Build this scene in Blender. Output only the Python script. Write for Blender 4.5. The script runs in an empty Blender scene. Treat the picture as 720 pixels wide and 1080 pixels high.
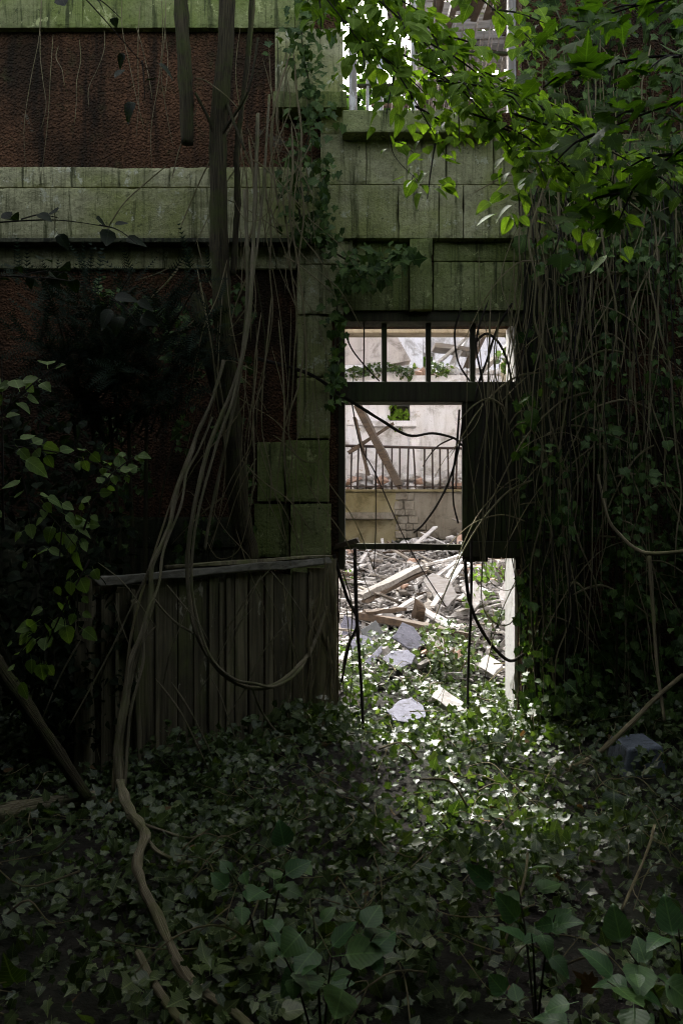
import bpy, bmesh, math, random
import numpy as np
from mathutils import Vector, Matrix, Euler, noise as mn
random.seed(7)
rng = np.random.default_rng(7)
S = bpy.context.scene
COL = S.collection
PI = math.pi
F, CX, CY, CAMH = 840.0, 360.0, 560.0, 1.4

def at(px, py, Y):
    """point of the place seen at that picture position, at distance Y from the camera"""
    return Vector(((px - CX) / F * Y, Y, CAMH + (CY - py) / F * Y))

# ------------------------------------------------------------------ materials
class NT:
    def __init__(s, name):
        s.m = bpy.data.materials.new(name); s.m.use_nodes = True
        s.t = s.m.node_tree; s.t.nodes.clear()
        s.out = s.n('ShaderNodeOutputMaterial')
    def n(s, ty, **kw):
        nd = s.t.nodes.new(ty)
        for k, v in kw.items():
            if k in nd.bl_rna.properties: setattr(nd, k, v)
        return nd
    def l(s, a, b): s.t.links.new(a, b)
    def val(s, sock, v):
        if hasattr(v, 'is_output') or isinstance(v, bpy.types.NodeSocket): s.l(v, sock)
        else: sock.default_value = v
    def coord(s, which='Object', scale=(1, 1, 1)):
        tc = s.n('ShaderNodeTexCoord'); mp = s.n('ShaderNodeMapping')
        s.l(tc.outputs[which], mp.inputs['Vector']); mp.inputs['Scale'].default_value = scale
        return mp.outputs['Vector']
    def noise(s, vec, scale, detail=6, rough=0.6, dist=0.0):
        nd = s.n('ShaderNodeTexNoise'); s.l(vec, nd.inputs['Vector'])
        nd.inputs['Scale'].default_value = scale; nd.inputs['Detail'].default_value = detail
        nd.inputs['Roughness'].default_value = rough; nd.inputs['Distortion'].default_value = dist
        return nd.outputs['Fac']
    def ramp(s, fac, stops):
        r = s.n('ShaderNodeValToRGB'); s.l(fac, r.inputs['Fac'])
        e = r.color_ramp.elements
        while len(e) < len(stops): e.new(0.5)
        for i, (p, c) in enumerate(stops):
            e[i].position = p; e[i].color = (*c, 1) if not isinstance(c, (int, float)) else (c, c, c, 1)
        return r.outputs['Color']
    def mix(s, fac, a, b, mode='MIX'):
        m = s.n('ShaderNodeMix'); m.data_type = 'RGBA'; m.blend_type = mode
        s.val(m.inputs[0], fac)
        for i, v in ((6, a), (7, b)):
            s.val(m.inputs[i], (*v, 1) if isinstance(v, tuple) and len(v) == 3 else v)
        return m.outputs[2]
    def math(s, op, a, b=0.0):
        m = s.n('ShaderNodeMath'); m.operation = op; s.val(m.inputs[0], a); s.val(m.inputs[1], b); return m.outputs[0]
    def bump(s, h, strength=0.5, dist=0.01, normal=None):
        b = s.n('ShaderNodeBump'); b.inputs['Strength'].default_value = strength; b.inputs['Distance'].default_value = dist
        s.l(h, b.inputs['Height'])
        if normal is not None: s.l(normal, b.inputs['Normal'])
        return b.outputs['Normal']
    def bsdf(s, col, rough=0.85, normal=None, spec=0.4, metallic=0.0):
        p = s.n('ShaderNodeBsdfPrincipled')
        s.val(p.inputs['Base Color'], (*col, 1) if isinstance(col, tuple) and len(col) == 3 else col)
        s.val(p.inputs['Roughness'], rough); p.inputs['Specular IOR Level'].default_value = spec
        p.inputs['Metallic'].default_value = metallic
        if normal is not None: s.l(normal, p.inputs['Normal'])
        return p
    def done(s, sh):
        s.l(sh.outputs[0], s.out.inputs['Surface']); return s.m

def m_stone(name, base, algae, dirt, algae_pos=0.5, streak=0.55):
    t = NT(name); v = t.coord()
    big = t.noise(v, 1.7, 6, 0.65, 0.3); mid = t.noise(v, 6, 7, 0.7); fine = t.noise(v, 55, 8, 0.75)
    st = t.noise(t.coord(scale=(13, 9, 0.8)), 1.3, 7, 0.65, 0.5)
    st2 = t.noise(t.coord(scale=(40, 9, 1.2)), 1.1, 5, 0.6, 0.3)
    c = t.mix(t.ramp(mid, [(0.36, 0.0), (0.62, 1.0)]), tuple(x * 0.55 for x in base), base)
    c = t.mix(t.ramp(big, [(algae_pos - 0.09, 0.0), (algae_pos + 0.09, 0.9)]), c, algae)
    c = t.mix(t.ramp(fine, [(0.36, 0.4), (0.5, 0.0)]), c, dirt)
    c = t.mix(t.ramp(st, [(streak, 0.0), (streak + 0.10, 0.9)]), c, dirt)
    c = t.mix(t.ramp(st2, [(0.55, 0.0), (0.68, 0.6)]), c, dirt)
    spots = t.noise(v, 22, 5, 0.75)
    c = t.mix(t.ramp(spots, [(0.60, 0.0), (0.66, 0.8)]), c, dirt)
    pale = t.noise(t.coord(scale=(1.3, 1, 1)), 8, 7, 0.8)
    c = t.mix(t.ramp(pale, [(0.585, 0.0), (0.61, 0.8)]), c, tuple(min(0.6, x * 1.5) for x in base))
    isl = t.n('ShaderNodeNewGeometry').outputs['Random Per Island']
    c = t.mix(t.math('MULTIPLY', isl, 0.25), c, tuple(x * 0.55 for x in algae))
    h = t.mix(0.5, fine, mid)
    return t.done(t.bsdf(c, 0.92, t.bump(h, 1.0, 0.03), 0.2))

def m_roughcast(name):
    t = NT(name); v = t.coord()
    vo = t.n('ShaderNodeTexVoronoi'); t.l(v, vo.inputs['Vector']); vo.inputs['Scale'].default_value = 62
    vo.inputs['Randomness'].default_value = 1
    nz = t.noise(v, 55, 5, 0.7); big = t.noise(v, 1.3, 5, 0.6); mid = t.noise(v, 9, 4, 0.6)
    c = t.mix(t.ramp(nz, [(0.35, 0.0), (0.68, 1.0)]), (0.035, 0.018, 0.010), (0.185, 0.092, 0.045))
    c = t.mix(t.ramp(big, [(0.42, 0.0), (0.6, 0.85)]), c, (0.018, 0.014, 0.008))
    c = t.mix(t.ramp(mid, [(0.56, 0.0), (0.72, 0.6)]), c, (0.045, 0.045, 0.018))
    lo = t.noise(v, 2.3, 7, 0.75, 0.4)
    k = t.ramp(lo, [(0.64, 0.0), (0.66, 1.0)])
    c = t.mix(k, c, (0.115, 0.10, 0.07))
    dr = t.noise(t.coord(scale=(6, 6, 0.5)), 1.5, 6, 0.65, 0.4)
    c = t.mix(t.ramp(dr, [(0.5, 0.0), (0.66, 0.8)]), c, (0.014, 0.012, 0.008))
    h = t.mix(0.45, t.ramp(vo.outputs['Distance'], [(0.0, 1.0), (0.7, 0.0)]), nz)
    return t.done(t.bsdf(c, 0.95, t.bump(h, 1.0, 0.03), 0.12))

def m_plaster(name, base, stain, amt=0.5, crack=True, patch=(0.30, 0.22, 0.16), ppos=0.68):
    t = NT(name); v = t.coord()
    big = t.noise(v, 0.9, 6, 0.65, 0.3); mid = t.noise(v, 4, 6, 0.7); fine = t.noise(v, 40, 6, 0.7)
    st = t.noise(t.coord(scale=(5, 5, 0.5)), 1.2, 6, 0.65, 0.3)
    c = t.mix(t.ramp(fine, [(0.3, 0.0), (0.7, 1.0)]), tuple(x * 0.85 for x in base), base)
    c = t.mix(t.ramp(big, [(amt - 0.1, 0.0), (amt + 0.25, 0.9)]), c, stain)
    c = t.mix(t.ramp(st, [(0.50, 0.0), (0.70, 0.55)]), c, tuple(x * 0.6 for x in stain))
    bl = t.noise(v, 2.2, 8, 0.75, 0.6)
    c = t.mix(t.ramp(bl, [(0.50, 0.0), (0.62, 0.8)]), c, tuple(x * 0.5 for x in stain))
    sp = t.noise(v, 19, 6, 0.8)
    c = t.mix(t.ramp(sp, [(0.60, 0.0), (0.66, 0.7)]), c, tuple(x * 0.6 for x in patch))
    c = t.mix(t.ramp(mid, [(ppos, 0.0), (ppos + 0.03, 1.0)]), c, patch)
    h = t.mix(0.5, mid, fine)
    if crack:
        vo = t.n('ShaderNodeTexVoronoi'); vo.feature = 'DISTANCE_TO_EDGE'
        mp = t.mix(0.12, t.coord(), t.n('ShaderNodeTexNoise').outputs['Color'])
        t.l(mp, vo.inputs['Vector']); vo.inputs['Scale'].default_value = 1.1
        k = t.ramp(vo.outputs['Distance'], [(0.0, 1.0), (0.012, 0.0)])
        c = t.mix(k, c, (0.10, 0.085, 0.07))
    return t.done(t.bsdf(c, 0.9, t.bump(h, 0.5, 0.02), 0.25))

def m_wood(name, light, dark, grey, axis='Z', moss=None, rough=0.85, spec=0.3, paint=None, ppos=.52):
    t = NT(name)
    sc = {'X': (0.6, 14, 14), 'Y': (14, 0.6, 14), 'Z': (14, 14, 0.6)}[axis]
    v = t.coord(scale=sc); g = t.noise(v, 2.2, 8, 0.65, 0.5); b = t.noise(t.coord(), 3.0, 5, 0.6)
    c = t.mix(t.ramp(g, [(0.3, 0.0), (0.65, 1.0)]), dark, light)
    c = t.mix(t.ramp(b, [(0.4, 0.0), (0.7, 0.7)]), c, grey)
    isl = t.n('ShaderNodeNewGeometry').outputs['Random Per Island']
    c = t.mix(t.math('MULTIPLY', isl, 0.55), c, tuple(x * 0.35 for x in dark))
    if moss:
        mo = t.noise(t.coord(scale=(1, 1, 0.45)), 4.0, 6, 0.7)
        c = t.mix(t.ramp(mo, [(0.48, 0.0), (0.66, 0.9)]), c, moss)
    if paint:
        po = t.noise(t.coord(scale=(1, 1, 0.3)), 9.0, 6, 0.75)
        c = t.mix(t.ramp(po, [(ppos, 0.0), (ppos + .05, 1.0)]), c, paint)
    return t.done(t.bsdf(c, rough, t.bump(g, 0.7, 0.008), spec))

def m_bark(name, light, dark, moss):
    t = NT(name); v = t.coord('UV', (55, 5, 1)); o = t.coord()
    g = t.noise(v, 1.0, 7, 0.65, 0.6); b = t.noise(o, 6, 5, 0.65)
    c = t.mix(t.ramp(g, [(0.35, 0.0), (0.62, 1.0)]), dark, light)
    c = t.mix(t.ramp(b, [(0.46, 0.0), (0.64, 0.85)]), c, moss)
    return t.done(t.bsdf(c, 0.9, t.bump(g, 1.0, 0.02), 0.2))

def m_leaf(name, cols, rough=0.5, trans=0.35, tcol=None, spec=0.15, vein=0.35):
    t = NT(name)
    g = t.n('ShaderNodeNewGeometry').outputs['Random Per Island']
    stops = [(i / max(1, len(cols) - 1), c) for i, c in enumerate(cols)]
    c = t.ramp(g, stops)
    n2 = t.noise(t.coord(), 30, 4, 0.6)
    c = t.mix(t.ramp(n2, [(0.4, 0.0), (0.7, 0.6)]), c, tuple(x * 0.6 for x in cols[0]))
    n3 = t.noise(t.coord(), 90, 3, 0.6)
    c = t.mix(t.ramp(n3, [(0.66, 0.0), (0.72, 0.6)]), c, (cols[-1][1] * 0.9, cols[-1][1] * 0.7, cols[-1][2] * 1.5))
    sp = t.n('ShaderNodeSeparateXYZ'); tc = t.n('ShaderNodeTexCoord'); t.l(tc.outputs['UV'], sp.inputs[0])
    u = t.math('ABSOLUTE', sp.outputs[0]); rib = t.math('LESS_THAN', u, 0.022)
    w = t.math('FRACT', t.math('MULTIPLY', t.math('SUBTRACT', sp.outputs[1], t.math('MULTIPLY', u, 0.75)), 7.5))
    sv = t.math('LESS_THAN', t.math('ABSOLUTE', t.math('SUBTRACT', w, 0.5)), 0.055)
    vn = t.math('MAXIMUM', rib, t.math('MULTIPLY', sv, 0.6))
    c = t.mix(t.math('MULTIPLY', vn, vein), c, tuple(min(.5, x * 2.0 + .02) for x in cols[-1]))
    puff = t.math('SUBTRACT', t.math('MULTIPLY', t.math('ABSOLUTE', t.math('SUBTRACT', w, 0.5)), 2.0), vn)
    p = t.bsdf(c, rough, t.bump(t.mix(0.3, n2, puff), 0.25, 0.003), spec)
    tr = t.n('ShaderNodeBsdfTranslucent')
    t.l(t.mix(1.0, c, tcol or (1.5, 1.7, 0.5), 'MULTIPLY'), tr.inputs['Color'])
    mx = t.n('ShaderNodeMixShader'); mx.inputs[0].default_value = trans
    t.l(p.outputs[0], mx.inputs[1]); t.l(tr.outputs[0], mx.inputs[2])
    return t.done(mx)

def m_slate(name, a, b):
    t = NT(name); v = t.coord(); n = t.noise(v, 7, 7, 0.7, .4); f = t.noise(v, 60, 6, 0.75); st = t.noise(t.coord(scale=(1, 3, 1)), 14, 7, 0.75, .6)
    c = t.mix(t.ramp(n, [(0.35, 0.0), (0.65, 1.0)]), a, b)
    c = t.mix(t.ramp(f, [(0.56, 0.0), (0.68, 0.7)]), c, tuple(x * 1.7 for x in b))
    c = t.mix(t.ramp(st, [(0.54, 0.0), (0.62, 0.85)]), c, (0.045, 0.043, 0.04))
    return t.done(t.bsdf(c, 0.8, t.bump(t.mix(0.5, n, f), 0.8, 0.012), 0.15))

def m_soil(name):
    t = NT(name); v = t.coord(); b = t.noise(v, 1.2, 6, 0.6); f = t.noise(v, 35, 8, 0.7)
    c = t.mix(t.ramp(f, [(0.3, 0.0), (0.7, 1.0)]), (0.006, 0.005, 0.004), (0.035, 0.029, 0.022))
    c = t.mix(t.ramp(b, [(0.45, 0.0), (0.65, 0.7)]), c, (0.02, 0.028, 0.012))
    return t.done(t.bsdf(c, 0.95, t.bump(f, 1.0, 0.03), 0.2))

def m_simple(name, a, b, scale=12, rough=0.85, spec=0.3, bump=0.5, metallic=0.0, isl=0.0):
    t = NT(name); n = t.noise(t.coord(), scale, 7, 0.7); f = t.noise(t.coord(), scale * 6, 5, 0.7)
    c = t.mix(t.ramp(n, [(0.35, 0.0), (0.65, 1.0)]), a, b)
    if isl:
        g = t.n('ShaderNodeNewGeometry').outputs['Random Per Island']
        c = t.mix(t.math('MULTIPLY', g, isl), c, tuple(x * 0.3 for x in a))
    return t.done(t.bsdf(c, rough, t.bump(t.mix(0.5, n, f), bump, 0.008), spec, metallic))

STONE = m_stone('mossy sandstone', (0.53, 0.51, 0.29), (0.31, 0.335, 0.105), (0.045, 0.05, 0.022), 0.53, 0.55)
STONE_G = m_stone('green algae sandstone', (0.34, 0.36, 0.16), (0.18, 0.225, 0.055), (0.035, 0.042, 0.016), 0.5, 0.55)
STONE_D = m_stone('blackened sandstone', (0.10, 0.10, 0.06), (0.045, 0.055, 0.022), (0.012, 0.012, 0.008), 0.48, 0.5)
STUCCO = m_roughcast('red roughcast')
PLAST_W = m_plaster('white plaster', (0.82, 0.80, 0.815), (0.62, 0.57, 0.51), 0.55, False, (0.40, 0.32, 0.24), 0.62)
PLAST_P = m_plaster('pinkish grey plaster', (0.56, 0.51, 0.49), (0.42, 0.37, 0.33), 0.5, False, (0.36, 0.3, 0.25), 0.66)
PLAST_O = m_plaster('ochre stained plaster', (0.23, 0.205, 0.13), (0.13, 0.105, 0.038), 0.45, False, (0.13, 0.11, 0.08), 0.62)
PLAST_G = m_plaster('grey stained plaster', (0.24, 0.22, 0.18), (0.12, 0.10, 0.068), 0.46, False, (0.22, 0.17, 0.13), 0.62)
PLAST_T = m_plaster('tan plaster', (0.36, 0.30, 0.20), (0.25, 0.19, 0.11), 0.5, False, (0.3, 0.22, 0.15), 0.66)
REVEAL = m_plaster('peeling white reveal', (0.72, 0.71, 0.68), (0.42, 0.40, 0.28), 0.55, False, (0.3, 0.27, 0.2), 0.66)
OAK_DARK = m_wood('dark rotten door wood', (0.085, 0.075, 0.042), (0.016, 0.014, 0.009), (0.05, 0.052, 0.03), 'Z', (0.06, 0.078, 0.024))
GATE_W = m_wood('weathered gate boards', (0.36, 0.31, 0.18), (0.022, 0.019, 0.011), (0.11, 0.095, 0.052), 'Z', (0.13, 0.145, 0.045), paint=(0.40, 0.37, 0.26), ppos=.60)
GATE_T = m_wood('split grey gate rail', (0.34, 0.32, 0.25), (0.07, 0.06, 0.04), (0.22, 0.21, 0.16), 'X', None)
BOARD = m_wood('broken grey board', (0.36, 0.315, 0.255), (0.11, 0.085, 0.06), (0.27, 0.25, 0.235), 'X')
BOARD_G = m_wood('silver grey board', (0.34, 0.31, 0.27), (0.10, 0.085, 0.065), (0.24, 0.23, 0.22), 'X')
BOARD_B = m_wood('brown board', (0.125, 0.085, 0.053), (0.032, 0.021, 0.013), (0.10, 0.083, 0.065), 'X')
BOARD_W = m_wood('white painted board', (0.66, 0.64, 0.61), (0.30, 0.26, 0.22), (0.55, 0.54, 0.54), 'X')
POST_W = m_wood('flaking white window wood', (0.6, 0.58, 0.55), (0.25, 0.2, 0.16), (0.4, 0.36, 0.3), 'Z', None, paint=(0.75, 0.74, 0.72))
IRON = m_simple('rusty iron', (0.018, 0.014, 0.012), (0.05, 0.028, 0.018), 25, 0.7, 0.4, 0.5)
SLATE = m_slate('grey violet slate', (0.10, 0.10, 0.125), (0.18, 0.18, 0.222))
SLATE_D = m_simple('dark wet slate', (0.05, 0.055, 0.055), (0.10, 0.105, 0.11), 9, 0.5, 0.5, 0.4)
CHUNK = m_simple('broken mortar', (0.30, 0.275, 0.25), (0.58, 0.56, 0.54), 10, 0.9, 0.2, 0.9)
CHUNK_B = m_simple('broken brick', (0.30, 0.17, 0.11), (0.45, 0.33, 0.26), 10, 0.9, 0.2, 0.9)
CHIPS = m_simple('plaster and wood chips', (0.28, 0.25, 0.22), (0.62, 0.60, 0.585), 10, 0.9, 0.2, 0.5, 0, 1.0)
BLOCK = m_slate('blue grey concrete', (0.085, 0.10, 0.115), (0.16, 0.18, 0.20))
SOIL = m_soil('dark forest soil')
BARK_D = m_bark('dark mossy bark', (0.095, 0.08, 0.04), (0.011, 0.009, 0.006), (0.065, 0.08, 0.018))
BARK_P = m_bark('pale liana bark', (0.42, 0.37, 0.23), (0.06, 0.048, 0.028), (0.19, 0.20, 0.08))
BARK_T = m_bark('thin vine bark', (0.43, 0.36, 0.205), (0.085, 0.066, 0.036), (0.23, 0.225, 0.085))
BARK_K = m_bark('blackish vine bark', (0.055, 0.045, 0.032), (0.015, 0.012, 0.01), (0.04, 0.035, 0.022))
L_IVY = m_leaf('ivy leaf', [(0.020, 0.038, 0.010), (0.042, 0.070, 0.018), (0.068, 0.104, 0.030), (0.030, 0.055, 0.013), (0.09, 0.125, 0.042), (0.024, 0.045, 0.012), (0.12, 0.15, 0.06)], 0.36, 0.28, (1.5, 1.75, .5), .3)
L_IVYD = m_leaf('dark wall ivy leaf', [(0.022, 0.050, 0.010), (0.046, 0.086, 0.017), (0.085, 0.135, 0.033)], 0.5, 0.25, None, .15)
L_LIME = m_leaf('lime leaf', [(0.075, 0.135, 0.014), (0.105, 0.18, 0.020), (0.15, 0.23, 0.035)], 0.65, 0.38, (1.5, 1.65, 0.5), .04)
L_MAPLE = m_leaf('maple leaf', [(0.04, 0.085, 0.012), (0.06, 0.115, 0.014)], 0.6, 0.4, (1.5, 1.7, 0.4), .12)
L_HAZEL = m_leaf('hazel leaf', [(0.09, 0.15, 0.042), (0.12, 0.185, 0.055), (0.145, 0.21, 0.07)], 0.55, 0.4, (1.5, 1.7, .5), .12)
L_FORE = m_leaf('shaded sapling leaf', [(0.034, 0.085, 0.028), (0.05, 0.11, 0.040), (0.07, 0.135, 0.036)], 0.42, 0.3, None, .2, .3)
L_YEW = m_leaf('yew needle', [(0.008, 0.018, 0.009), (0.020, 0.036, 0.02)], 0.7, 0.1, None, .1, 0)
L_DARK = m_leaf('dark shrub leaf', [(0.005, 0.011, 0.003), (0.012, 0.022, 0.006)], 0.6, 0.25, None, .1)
L_WOOD = m_leaf('tree leaf', [(0.03, 0.06, 0.012), (0.05, 0.09, 0.02)], 0.7, 0.28, None, .1, 0)
L_DRY = m_leaf('dry fallen leaf', [(0.10, 0.06, 0.025), (0.16, 0.11, 0.05), (0.07, 0.045, 0.02)], 0.8, 0.2, (1.2, 1.0, 0.6), .1)

# ------------------------------------------------------------------ objects
def thing(name, label, cat, loc=(0, 0, 0), group=None):
    o = bpy.data.objects.new(name, None); o.empty_display_size = 0.1
    COL.objects.link(o); o.location = loc
    o['label'] = label; o['category'] = cat
    if group: o['group'] = group
    return o
def tag(o, label, cat, group=None, kind=None):
    if label: o['label'] = label
    if cat: o['category'] = cat
    if group: o['group'] = group
    if kind: o['kind'] = kind
    return o
def origin_of(p):
    v = Vector((0, 0, 0))
    while p is not None:
        v += p.location; p = p.parent
    return v

class MB:
    """collects world-space geometry and links it as one mesh object"""
    def __init__(s): s.V = []; s.Fc = []; s.UV = []; s.n = 0; s.smooth = []
    def add(s, V, Fc, smooth=False, uv=None):
        V = [tuple(v) for v in V]
        s.V += V; s.Fc += [tuple(i + s.n for i in f) for f in Fc]; s.n += len(V)
        s.smooth += [smooth] * len(Fc)
        s.UV += uv if uv else [(0, 0)] * len(V)
        return s
    def box(s, x0, x1, y0, y1, z0, z1, jit=0.0):
        V = [(x, y, z) for z in (z0, z1) for y in (y0, y1) for x in (x0, x1)]
        if jit: V = [tuple(c + random.uniform(-jit, jit) for c in v) for v in V]
        return s.add(V, [(0, 2, 3, 1), (4, 5, 7, 6), (0, 1, 5, 4), (2, 6, 7, 3), (0, 4, 6, 2), (1, 3, 7, 5)])
    def bar(s, a, b, w, h, up=Vector((0, 0, 1)), jit=0.0, segs=1, bend=0.0):
        a = Vector(a); b = Vector(b); d = (b - a).normalized()
        sx = d.cross(up)
        if sx.length < 1e-3: sx = d.cross(Vector((0, 1, 0)))
        sx.normalize(); sz = sx.cross(d)
        V = []; 
        for i in range(segs + 1):
            t = i / segs; c = a.lerp(b, t) + sz * bend * 4 * t * (1 - t)
            for (p, q) in ((-1, -1), (1, -1), (1, 1), (-1, 1)):
                e = c + sx * p * w / 2 + sz * q * h / 2
                if jit: e = e + Vector([random.uniform(-jit, jit) for _ in range(3)])
                if i in (0, segs): e = e + d * random.uniform(-jit, jit) * 4
                V.append(e)
        Fc = [(3, 2, 1, 0), tuple(range(4 * segs, 4 * segs + 4))]
        for i in range(segs):
            for k in range(4):
                Fc.append((4 * i + k, 4 * i + (k + 1) % 4, 4 * i + 4 + (k + 1) % 4, 4 * i + 4 + k))
        return s.add(V, Fc)
    def tube(s, pts, r0, r1=None, sides=7, sub=6, wob=0.12, jit=0.0, cap=True, taper=False):
        r1 = r0 if r1 is None else r1
        P = [Vector(p) for p in pts]; n = len(P)
        if jit: P = [P[0]] + [p + Vector([random.gauss(0, jit) for _ in range(3)]) for p in P[1:-1]] + [P[-1]]
        Q = []
        for i in range(n - 1):
            p0 = P[max(0, i - 1)]; p1 = P[i]; p2 = P[i + 1]; p3 = P[min(n - 1, i + 2)]
            for k in range(sub):
                t = k / sub
                Q.append(0.5 * ((2 * p1) + (p2 - p0) * t + (2 * p0 - 5 * p1 + 4 * p2 - p3) * t * t + (3 * p1 - p0 - 3 * p2 + p3) * t ** 3))
        Q.append(P[-1]); m = len(Q)
        V = []; uv = []; L = 0.0; nx = None; ph = random.uniform(0, 50)
        for i, q in enumerate(Q):
            d = (Q[min(m - 1, i + 1)] - Q[max(0, i - 1)])
            d = d.normalized() if d.length > 1e-6 else Vector((0, 0, 1))
            if nx is None:
                nx = d.cross(Vector((0.3, 0.9, 0.2)))
                if nx.length < 1e-3: nx = d.cross(Vector((1, 0, 0)))
            nx = (nx - d * nx.dot(d)).normalized(); ny = d.cross(nx)
            if i: L += (Q[i] - Q[i - 1]).length
            t = i / (m - 1); r = r0 + (r1 - r0) * t
            if taper: r *= min(1, .15 + t * 9, .15 + (1 - t) * 9)
            for k in range(sides):
                a = 2 * PI * k / sides
                rr = r * (1 + wob * mn.noise(Vector((math.cos(a) * 1.3 + ph, math.sin(a) * 1.3, L * 9))) * 2)
                V.append(q + nx * math.cos(a) * rr + ny * math.sin(a) * rr)
                uv.append((k / sides if k <= sides / 2 else 1 - k / sides, L))
        Fc = []
        for i in range(m - 1):
            for k in range(sides):
                Fc.append((i * sides + k, i * sides + (k + 1) % sides, (i + 1) * sides + (k + 1) % sides, (i + 1) * sides + k))
        if cap:
            Fc.append(tuple(range(sides - 1, -1, -1))); Fc.append(tuple(range((m - 1) * sides, m * sides)))
        s.add(V, Fc, True, uv); s.path = Q
        return s
    def build(s, name, mat, parent=None, bevel=0.0):
        o_ = origin_of(parent)
        me = bpy.data.meshes.new(name)
        me.from_pydata([(v[0] - o_.x, v[1] - o_.y, v[2] - o_.z) for v in s.V], [], s.Fc)
        me.polygons.foreach_set('use_smooth', s.smooth)
        ul = me.uv_layers.new(name='UVMap')
        idx = np.empty(len(me.loops), dtype=np.int32); me.loops.foreach_get('vertex_index', idx)
        ul.data.foreach_set('uv', np.array(s.UV, dtype=np.float32)[idx].ravel())
        me.materials.append(mat); me.update()
        o = bpy.data.objects.new(name, me); COL.objects.link(o)
        if parent is not None: o.parent = parent
        if bevel:
            b = o.modifiers.new('edge wear', 'BEVEL'); b.width = bevel; b.segments = 2; b.limit_method = 'ANGLE'
        return o

def place(o):
    """move the object's origin to the bottom centre of its mesh"""
    n = len(o.data.vertices); a = np.empty(n * 3, dtype=np.float32); o.data.vertices.foreach_get('co', a); a = a.reshape(-1, 3)
    c = np.array([(a[:, 0].min() + a[:, 0].max()) / 2, (a[:, 1].min() + a[:, 1].max()) / 2, a[:, 2].min()])
    a -= c; o.data.vertices.foreach_set('co', a.ravel().astype(np.float32)); o.data.update()
    o.location = Vector(c) + o.location
    return o

# leaves ------------------------------------------------------------
def tmpl_ovate(n=6, wid=0.42, fold=0.16, droop=0.22, tip=1.0, serr=0.0):
    V = []; Fc = []
    for i in range(n + 1):
        t = i / n
        w = wid * (math.sin(PI * min(1, t ** 0.72)) ** 0.8) * (1 - 0.25 * t) if 0 < i < n else 0.0
        if serr and 0 < i < n: w *= 1 + serr * (1 if i % 2 else -1)
        z = -droop * t * t
        V += [(-w, t, z + fold * w), (0, t, z), (w, t, z + fold * w)]
    for i in range(n):
        a = 3 * i
        Fc += [(a, a + 1, a + 4), (a, a + 4, a + 3), (a + 1, a + 2, a + 5), (a + 1, a + 5, a + 4)]
    V += [(-0.012, -0.35, 0.03), (0.012, -0.35, 0.03), (0.012, 0.02, 0), (-0.012, 0.02, 0)]
    k = len(V) - 4; Fc += [(k, k + 1, k + 2), (k, k + 2, k + 3)]
    return np.array(V, float), np.array(Fc)
def tmpl_star(pts, cup=0.12, droop=0.15):
    """pts: outline of the right half from the stalk notch to the tip, mirrored"""
    full = pts + [(-x, y) for x, y in reversed(pts[:-1])][:-1] if pts[0][0] == 0 else pts + [(-x, y) for x, y in reversed(pts[:-1])]
    V = [(0, 0.32, 0)]
    for x, y in full:
        r = math.hypot(x, y - 0.32)
        V.append((x, y, cup * abs(x) - droop * r * r))
    m = len(full); Fc = [(0, 1 + i, 1 + (i + 1) % m) for i in range(m)]
    k = len(V); V += [(-0.012, -0.3, -0.03), (0.012, -0.3, -0.03), (0.012, 0.3, 0.004), (-0.012, 0.3, 0.004)]
    Fc += [(k, k + 1, k + 2), (k, k + 2, k + 3)]
    return np.array(V, float), np.array(Fc)
T_LIME = tmpl_ovate(6, 0.47, 0.18, 0.25)
T_HAZEL = tmpl_ovate(8, 0.45, 0.2, 0.22, serr=0.05)
T_LONG = tmpl_ovate(6, 0.30, 0.25, 0.3)
T_IVY = tmpl_star([(0, 0.08), (0.16, -0.04), (0.34, 0.02), (0.30, 0.22), (0.52, 0.40), (0.28, 0.52), (0.18, 0.66), (0, 1.0)], 0.16, 0.14)
T_IVY2 = tmpl_star([(0, 0.05), (0.2, -0.06), (0.40, 0.12), (0.36, 0.34), (0.42, 0.52), (0.22, 0.66), (0, 0.95)], 0.2, 0.2)
T_MAPLE = tmpl_star([(0, 0.06), (0.12, -0.02), (0.36, -0.04), (0.32, 0.12), (0.58, 0.30), (0.46, 0.40), (0.62, 0.62), (0.38, 0.58), (0.30, 0.60), (0.34, 0.76), (0.17, 0.72), (0.12, 0.84), (0, 1.05)], 0.12, 0.18)
def tmpl_frond(n=11, L=1.0, w=0.24):
    V = []; Fc = []
    for i in range(n):
        t = (i + 0.6) / n; y = t * L; ln = w * (1 - 0.75 * t) * (0.7 if i == 0 else 1)
        for sg in (-1, 1):
            k = len(V)
            V += [(0, y - 0.012, -0.12 * t * t), (sg * ln, y + ln * 0.55, -0.12 * t * t - 0.05 * ln), (0, y + 0.03, -0.12 * t * t)]
            Fc.append((k, k + 1, k + 2))
    k = len(V); V += [(-0.012, 0, 0), (0.012, 0, 0), (0.0, L, -0.12)]; Fc.append((k, k + 1, k + 2))
    return np.array(V, float), np.array(Fc)
T_FROND = tmpl_frond()

def basis(fwd, nrm):
    """rotation matrices whose Y column is the leaf's long axis and Z its upper face"""
    f = fwd / np.linalg.norm(fwd, axis=1, keepdims=True)
    x = np.cross(f, nrm); x /= np.maximum(np.linalg.norm(x, axis=1, keepdims=True), 1e-6)
    z = np.cross(x, f)
    return np.stack([x, f, z], axis=2)

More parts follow.
